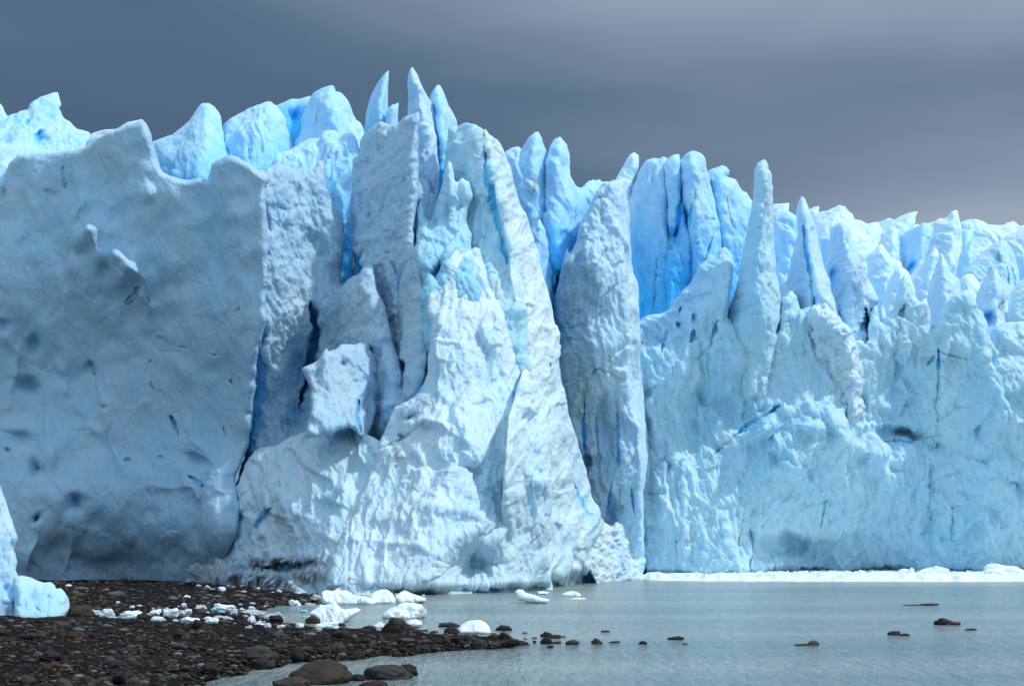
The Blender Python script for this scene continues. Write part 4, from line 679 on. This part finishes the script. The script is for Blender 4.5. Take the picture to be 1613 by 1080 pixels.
mid = [(411,1053,42,16,'dark grey','dark boulder at the water edge left of the largest boulder'),(403,1040,52,23,'grey','grey pointed boulder behind the dark one at the inlet'),(363,1058,28,10,'dark grey','low dark stone at the inlet edge'),(329,1061,34,18,'black wet','black angular rock on the beach left of the inlet'),
 (532,1026,26,18,'grey','round grey stone on the spit above the largest boulder'),(624,997,46,25,'brown','pointed brown boulder standing on the water side of the spit'),(645,993,24,10,'black wet','wet dark stone touching the pointed brown boulder'),(537,1006,34,18,'dark grey','square dark stone at the left of the spit'),(536,988,18,9,'black wet','small wet stone beside the long white ice slab'),
 (757,1023,27,16,'grey','grey block shaped stone near the spit end'),(710,998,25,11,'black wet','black humped stone off the water side of the spit'),(706,987,37,8,'black wet','flat black rock in the water behind the spit'),(761,996,31,7,'black wet','black rock lying against the white ice dome'),(669,995,15,5,'black wet','tiny black rock beside the pointed brown boulder'),(668,1029,32,12,'dark grey','broad dark stone on the near edge of the spit'),
 (738,1010,32,12,'grey','flat topped grey stone in the middle of the spit'),(718,1012,24,14,'dark grey','dark stone pile piece left of the flat topped one'),(640,1012,30,9,'grey','sloping grey stone below the pointed brown boulder'),(577,1014,30,10,'dark grey','dark stone in the heart of the spit'),(562,1034,24,9,'black wet','wet stone at the near edge of the spit by the shallows'),(625,1033,18,9,'black wet','rounded wet stone on the near water line of the spit'),(480,1026,24,9,'brown','brown stone above the largest boulder'),(443,1022,26,11,'brown','brown stone left of the one above the largest boulder'),
 (794,993,28,9,'black wet','black hump at the back of the spit tip'),(795,1007,28,12,'black wet','dark stone heading the spit tip'),(778,1006,22,9,'rusty','rusty stone among the dark ones of the spit tip'),(776,1018,24,9,'grey','grey stone low on the spit tip'),(808,1014,26,9,'black wet','wide wet stone at the very tip of the spit'),(825,1018,19,7,'black wet','small wet stone just past the spit tip'),
 (125,971,44,21,'brown','big brown boulder beside the clear blue ice lump'),(78,1041,38,17,'black wet','black wedge shaped rock in the lower left gravel'),(185,1052,30,13,'black wet','black rock left of the dark pair at the lower left'),(212,1055,34,14,'dark grey','angular dark block beside the black rock at the lower left'),(97,1084,42,16,'grey','smooth grey boulder cut by the bottom edge at the left'),(195,1078,40,26,'black wet','tall black rock at the bottom edge'),(160,1075,22,11,'rusty','orange brown stone at the bottom edge'),(210,1082,28,16,'grey','grey rounded stone right of the tall black rock'),
 (117,1004,34,9,'rusty','rust coloured stone heap on the left beach'),(60,1000,12,9,'rusty','small rust stone near the clear ice lump'),(95,990,34,12,'grey','pale grey stone below the clear ice lump'),(343,953,42,14,'brown','brown boulder against the foot of the ice behind the white pieces'),(310,991,22,16,'black wet','dark upright stone in front of the white ice row'),(335,1003,20,9,'brown','yellowish stone below the dark upright stone'),(283,1022,24,11,'grey','rounded grey stone alone on the middle beach'),
 (433,980,26,14,'reddish','dark red rock among the ice pieces by the pool'),(492,983,24,14,'brown','brown rock at the left foot of the jagged white berg'),(180,938,30,7,'pale','long pale stone on the dark ground under the big wall'),(317,967,22,12,'grey','grey stone among the white ice row'),(466,1013,22,9,'brown','tan stone on the beach right of centre'),(274,1070,26,9,'grey','flat pale grey stone at the lower inlet')]
for i, (cx, by, w, h, c, lb) in enumerate(mid): stone(cx, by, w, h, c, lb, 20 + i % 9, sub=4, rz=random.uniform(-.4, .4), z0=0.0 if (cx > 690 and by < 1000) else None)
wt = [(862,1003,24,9,'black wet','black humped rock first in the line beyond the spit tip'),(876,1005,18,6,'brown','brown rock touching the first black hump beyond the spit'),(887,1003,9,2,'black wet','sliver of dark rock right of the first black hump'),(861,1014,22,11,'dark grey','rounded rock in front of the first black hump'),(877,1013,16,4,'black wet','flat wet rock beside the rounded rock'),(867,1020,11,4,'black wet','tiny wet pebble in front of the rounded rock'),
 (902,1015,24,8,'grey','grey dome shaped rock in the line beyond the spit'),(940,1014,19,10,'brown','brown cone shaped rock in the line beyond the spit'),(969,1012,19,3,'brown','almost sunk brown rock right of the cone shaped one'),(954,995,15,3,'brown','thin brown rock barely breaking the water behind the line'),(1013,1014,16,5,'black wet','small black oval rock alone right of the line'),(1065,1007,28,6,'black wet','long black rock farther right in open water'),(1079,1014,10,2,'black wet','sliver of rock below the long black rock'),
 (827,997,10,2,'black wet','thin rock sliver behind the spit tip'),(827,1006,6,2,'black wet','dot of rock just off the spit tip'),(842,1005,9,2,'black wet','small flat rock between the spit tip and the line'),(842,1012,6,4,'black wet','tiny round rock between the spit tip and the line'),(1282,1016,22,8,'pale','tan rock in open water right of centre'),(1264,1016,24,3,'brown','low tail of stone beside the tan rock'),(1465,953,34,3.5,'black wet','long flat reef far out near the floating ice'),(1440,953,36,1.5,'black wet','thin left end of the far flat reef'),
 (1489,984,36,12,'black wet','biggest rock in open water, with a sloping right side'),(1505,984,22,5,'black wet','low right shoulder of the biggest rock in open water'),(1410,1000,22,7,'black wet','dark rock left of and below the biggest open water rock'),(1426,1001,20,4,'brown','brown tail beside the dark rock on the right'),(1530,992,20,3,'reddish','thin reddish rock right of the biggest open water rock')]
for i, (cx, by, w, h, c, lb) in enumerate(wt): stone(cx, by, w, h, c, lb, 40 + i % 7, z0=0.0, deep=.6, rz=random.uniform(-.2, .2), ang=.4)
# the many stones of the beach
Pb = np.array(BEACH, float)
def inb(x, y): return bool(inside(Pb, np.array([[x]], float), np.array([[y]], float))[0, 0])
AREAS = [('upper', lambda x, y: y < 985 and x < 500, 'among the dark gravel under the big left wall'), ('spit', lambda x, y: x >= 430, 'packed into the stony spit running out to the water'), ('lower', lambda x, y: y >= 1040, 'in the nearest gravel along the bottom edge'), ('middle', lambda x, y: True, 'on the dark middle beach left of the spit')]
cols = ['dark grey'] * 7 + ['black wet'] * 4 + ['brown'] * 4 + ['grey'] * 4 + ['pale'] * 1 + ['rusty'] * 1 + ['reddish'] * 1
k = 0
while k < 225:
    x = random.uniform(-20, 835) if random.random() < .55 else random.uniform(420, 830); y = random.uniform(925, 1090)
    if not inb(x, y) or (y < 945 and random.random() < .6): continue
    w = min(30, 6 + random.expovariate(1) * 5.5) * (.75 + (y - 925) / 330); c = random.choice(cols); ar = next(a for a in AREAS if a[1](x, y))
    stone(x, y, w, w * random.uniform(.32, .6), c, f'small {c} stone {ar[2]}', 60 + random.randrange(12), sub=3, rz=random.uniform(0, 3), group=f'{c} stones {ar[2]}', ang=.5, sink=random.uniform(.25,.5)); k += 1
def pebbles():
    base = [lump_mesh(200 + i, 1, .5, .2) for i in range(8)]; VV, FF, off = [], [], 0; rg = random.Random(5); cnt = 0
    while cnt < 9000:
        x = rg.uniform(-60, 835); y = rg.uniform(916, 1095)
        if not inb(x, y): continue
        z = bheight(x, y); gx, gy = ground(x, y, z); s = gy / F * rg.uniform(.7, 1.2) * (1.1 + rg.expovariate(.9)); V, Fc = base[rg.randrange(8)]
        a = rg.uniform(0, 6.28); ca, sa = math.cos(a), math.sin(a); sc = np.array([s * 1.3, s, s * .6]) * 1.25; v = V * sc
        v = np.stack([v[:, 0] * ca - v[:, 1] * sa + gx, v[:, 0] * sa + v[:, 1] * ca + gy, v[:, 2] + z + s * .15], -1); VV.append(v); FF.append(Fc + off); off += len(v); cnt += 1
    m, nt, p = newmat('pebble_mix'); g = nt.nodes.new('ShaderNodeNewGeometry')
    rp = nt.nodes.new('ShaderNodeValToRGB'); nt.links.new(g.outputs['Random Per Island'], rp.inputs[0]); rp.color_ramp.interpolation = 'CONSTANT'
    cc = [tuple(.75*v for v in q) for q in [(.02,.018,.018),(.035,.03,.028),(.06,.055,.05),(.028,.025,.025),(.09,.075,.055),(.15,.148,.14),(.045,.042,.04),(.10,.06,.04),(.22,.21,.20)]]
    el = rp.color_ramp.elements; el[0].color = (*cc[0], 1); el[1].position = .12; el[1].color = (*cc[1], 1)
    for i, q in enumerate(cc[2:]): e = el.new([.3,.42,.56,.66,.76,.9,.955][i]); e.color = (*q, 1)
    nt.links.new(rp.outputs[0], p.inputs['Base Color']); p.inputs['Roughness'].default_value = .75; p.inputs['Specular IOR Level'].default_value = .2
    tag(mesh_obj('pebbles', np.concatenate(VV), np.concatenate(FF), m), 'small pebbles of mixed greys and browns scattered over the beach', 'pebbles', kind='stuff')
pebbles()

# ------------------------------------------------------------ loose ice on the shore and in the water
def chunk(cx, by, w, h, label, seed, z0=None, mat=None, ang=.7, amp=.5, sub=5, deep=.8, rz=None, name='ice_chunk', group=None, cat='ice chunk'):
    return place(name, lump(name, seed, sub, ang, amp, mat or M_BERG), cx, by, w, h, label, cat, group, z0, deep, .3, random.uniform(-.5,.5) if rz is None else rz)
ch = [(149,969,26,9,0,'flat white chunk just right of the big brown boulder'),(167,973,27,17,0,'peaked white chunk with a hollow side left on the beach'),(204,974,38,14,0,'low white chunk with a pointed left end on the beach'),(179,977,24,7,1,'grubby flat piece between the peaked and the pointed chunk'),(207,958,10,6,0,'tiny white bit above the pointed chunk'),
 (186,950,8,4,0,'smallest white bit on the dark ground'),(108,924,11,5,0,'single white bit under the big wall'),(219,955,9,4,0,'tiny white bit right of the other tiny bit'),(243,970,28,11,0,'smooth white chunk fourth along the shore row'),(268,971,26,14,0,'white chunk with a blunt top fifth along the shore row'),(247,978,28,8,0,'flat white slab below the smooth chunk'),
 (291,967,24,8,0,'small rounded white chunk behind the shore row'),(316,964,24,12,1,'grey wedge of dirty ice behind the shore row'),(297,980,36,9,0,'long white slab in the middle of the shore row'),(332,981,30,10,0,'pale slab right of the long white slab'),(348,963,41,13,0,'large clear blue topped chunk in the shore row'),(352,976,38,8,1,'dirty flat slab below the clear blue topped chunk'),
 (333,953,20,6,0,'thin white bit at the back of the shore row'),(289,956,11,7,0,'small white bit far back in the shore row'),(395,969,46,9,1,'long grubby slab beside the little pool'),(396,960,13,6,0,'white bit at the back of the little pool'),(380,962,10,5,0,'white pebble of ice left of the little pool'),(432,975,42,12,1,'dirty brown stained chunk at the pool edge'),
 (397,981,16,13,0,'bright pointed chunk in front of the dirty slab'),(408,986,19,9,0,'white chunk leaning right of the bright pointed one'),(420,990,14,11,0,'upright white chunk with dark specks'),(391,991,13,8,1,'small greyish chunk left of the upright speckled one'),(444,991,17,9,0,'squared white chunk on the gravel'),(472,992,17,12,0,'triangular white chunk on the gravel'),
 (463,955,22,11,0,'pale green block at the back of the pool'),(487,955,22,6,1,'low grubby ice right of the pale green block'),(515,991,50,12,0,'long white slab lying below the jagged berg'),(501,996,20,8,1,'small dirty chunk under the long white slab'),(498,949,24,17,1,'round grey lump at the foot of the snow slope'),(524,910,25,17,0,'blue angular block lying high on the snow slope foot'),(541,950,20,10,1,'grey stained lump in front of the long blue ice'),
 (597,991,22,12,0,'small white chunk left of the pointed brown boulder'),(596,995,14,5,0,'white flake on the spit by the small white chunk')]
M_BERGC = ice_mat('ice_glassy', 0.45, white=(0.55, 0.70, 0.76), clean=(0.22, 0.52, 0.66), bump=0.3, sss=0.3, grime=0.05)
k = 0
while k < 70:                                           # crumbs of ice strewn along the shore row and the ice foot
    if k < 38: x = random.gauss(330, 95); y = random.gauss(970, 9); ar = 'small crumbs of ice strewn between the white chunks of the shore row'; gr = 'ice crumbs in the shore row'
    else: x = random.uniform(300, 700); y = 921 + (x - 300) * .045 + random.uniform(-2, 9); ar = 'small crumbs of ice fallen along the foot of the snow slope'; gr = 'ice crumbs under the snow slope'
    if not (100 < x < 700) or y > 996: continue
    w = random.uniform(5, 14); chunk(x, y, w, w * random.uniform(.3, .6), ar, 500 + k % 12, mat=random.choice((M_BERG, M_BERGD, M_BERGC, M_BERGD)), sub=3, group=gr, name='ice_crumb', cat='ice crumb', z0=max(.02, bheight(x, y))); k += 1
for i, (cx, by, w, h, d, lb) in enumerate(ch): chunk(cx, by, w, h, lb, 300 + i, mat=M_BERGD if d else M_BERG, z0=None)
def berg(label, poly, Y, mat=M_BERG, **k):
    a = dict(rad=9, thick=1.3, back=2.2, low=.4, fine=.5, flute=.3, rub=.3, rough=.9, fs=.6, step=.9); a.update(k)
    xs = [p[0] for p in poly]; ys = [p[1] for p in poly]
    return ice('ice_berg', label, 'iceberg', poly, [(min(xs), min(ys), Y + 1), (max(xs), min(ys), Y + 1), ((min(xs)+max(xs))/2, max(ys), Y - .5)], mat, **a)
berg('jagged white berg with raised arms stranded at the pool mouth', [(484,966),(490,962),(498,957),(505,951),(512,952),(519,950),(524,946),(528,947),(532,952),(536,957),(544,960),(552,958),(562,957),(569,960),(562,967),(552,975),(545,979),(540,986),(500,986),(497,974)], 128.5)
berg('cauliflower textured berg with a dirty waterline floating left of centre', [(601,969),(606,962),(614,957),(624,954),(632,949),(640,948),(652,949),(664,951),(669,957),(673,962),(671,968),(665,976),(630,980),(605,976)], 134.5, mat=M_BERG, rub=1.0, dirt=[(640,972,50,4,1.0),(664,960,8,8,.5)])
berg('long low blue ice raft against the foot of the snow slope', [(506,932),(514,929),(524,930),(532,926),(538,930),(546,929),(556,936),(566,938),(576,939),(588,942),(595,947),(590,955),(520,957),(506,950)], 163)
berg('rounded green blue berg, left one of the pair below the snowy foot', [(580,938),(590,931),(600,928),(608,927),(614,930),(620,936),(624,945),(622,952),(590,953)], 165, fine=.3)
berg('green blue berg with a sharp grey underside, right one of the pair', [(622,938),(630,932),(637,929),(650,934),(660,938),(672,943),(670,948),(655,952),(628,952)], 166, fine=.3, dirt=[(652,944,20,4,.7)])
berg('smooth white dome of ice among dark rocks in the shallows', [(720,991),(726,984),(734,978),(745,976),(756,976),(765,980),(770,986),(774,995),(768,1000),(724,998)], 113, fine=.3, rub=.1)
berg('white flat floe behind the pointed brown boulder', [(639,980),(645,975),(655,974),(664,978),(666,984),(650,988),(640,986)], 121)
berg('tapering white floe trailing off to the right under the dark waterline', [(810,931),(816,927),(824,928),(828,933),(840,936),(852,940),(866,944),(862,949),(830,948),(816,944),(814,937)], 166, fine=.3)
berg('small pale floe right of the tapering floe', [(884,935),(892,932),(900,930),(908,932),(916,936),(912,941),(888,940)], 186)
berg('thin sliver of floating ice in front of the small pale floe', [(897,942),(908,940),(924,942),(920,946),(900,946)], 177)
berg('thin floe close under the prow', [(846,932),(856,930),(866,932),(862,936),(848,936)], 192)
bl = [(1246,905,38,10,'low white hump of the floating belt, leftmost of its humps'),(1355,910,13,13,'small pale knob standing in the floating ice belt'),(1428,908,34,13,'blue white lump left of the widest hump of the belt'),(1437,908,14,16,'pointed piece rising beside the blue white lump'),(1476,909,64,18,'widest hump of the floating ice belt'),(1527,909,13,12,'round knob right of the widest hump'),(1515,911,36,8,'low piece linking the widest hump and the round knob'),(1584,909,74,22,'tallest blue hump of the belt near the right edge'),(1560,913,50,9,'white shelf in front of the tallest blue hump'),(1540,907,40,8,'pale low piece behind the white shelf'),
 (1034,909,30,7,'small white hump at the left end of the floating belt'),(1086,908,34,6,'second small hump of the floating belt'),(1160,907,40,5,'long low hump in the left half of the belt'),(1200,907,30,6,'white hump near the arch in the cliff'),(1300,909,50,6,'white low hump in the middle of the belt')]
for i, (cx, by, w, h, lb) in enumerate(bl): chunk(cx, by, w, h, lb, 400 + i, z0=.1, mat=M_BERG, ang=.5, amp=.35, rz=random.uniform(-.2,.2), deep=.5, name='ice_floe', cat='ice floe', group='humps of the floating ice belt')
def belt():
    gx = np.arange(980, 1760, 1.6); t = np.linspace(0, 1, 46)[:, None]
    y0 = np.interp(gx, [980,1040,1613,1760], [906,904,903,903]); y1 = np.interp(gx, [980,1005,1040,1200,1613,1760], [909,912,914.5,915.5,916,916]) + .5 * perlin(gx / 20, 0 * gx, 0 * gx, 3)
    py = y0 + (y1 - y0) * t; X, Y = ground(gx + 0 * t, py)
    e = np.minimum(1, np.minimum(t * 8, (1 - t) * 7)) * np.clip((gx - 985) / 40, 0, 1)
    h = (.45 + .9 * (.55 - np.abs(fbm(X / 3.4, Y / 9, 0 * X, 3, 3))) + .35 * np.abs(perlin(X / .8, Y / 1.6, 0 * X, 9))) * e - .12
    V = np.stack([X, Y, h], -1).reshape(-1, 3); n, m = X.shape; i = np.arange(n * m).reshape(n, m)
    Q = np.stack([i[:-1, :-1], i[1:, :-1], i[1:, 1:], i[:-1, 1:]], -1).reshape(-1, 4)
    tag(mesh_obj('brash_ice', V, Q, M_BERG), 'belt of packed white floating ice along the foot of the right cliff', 'brash ice', kind='stuff')
belt()
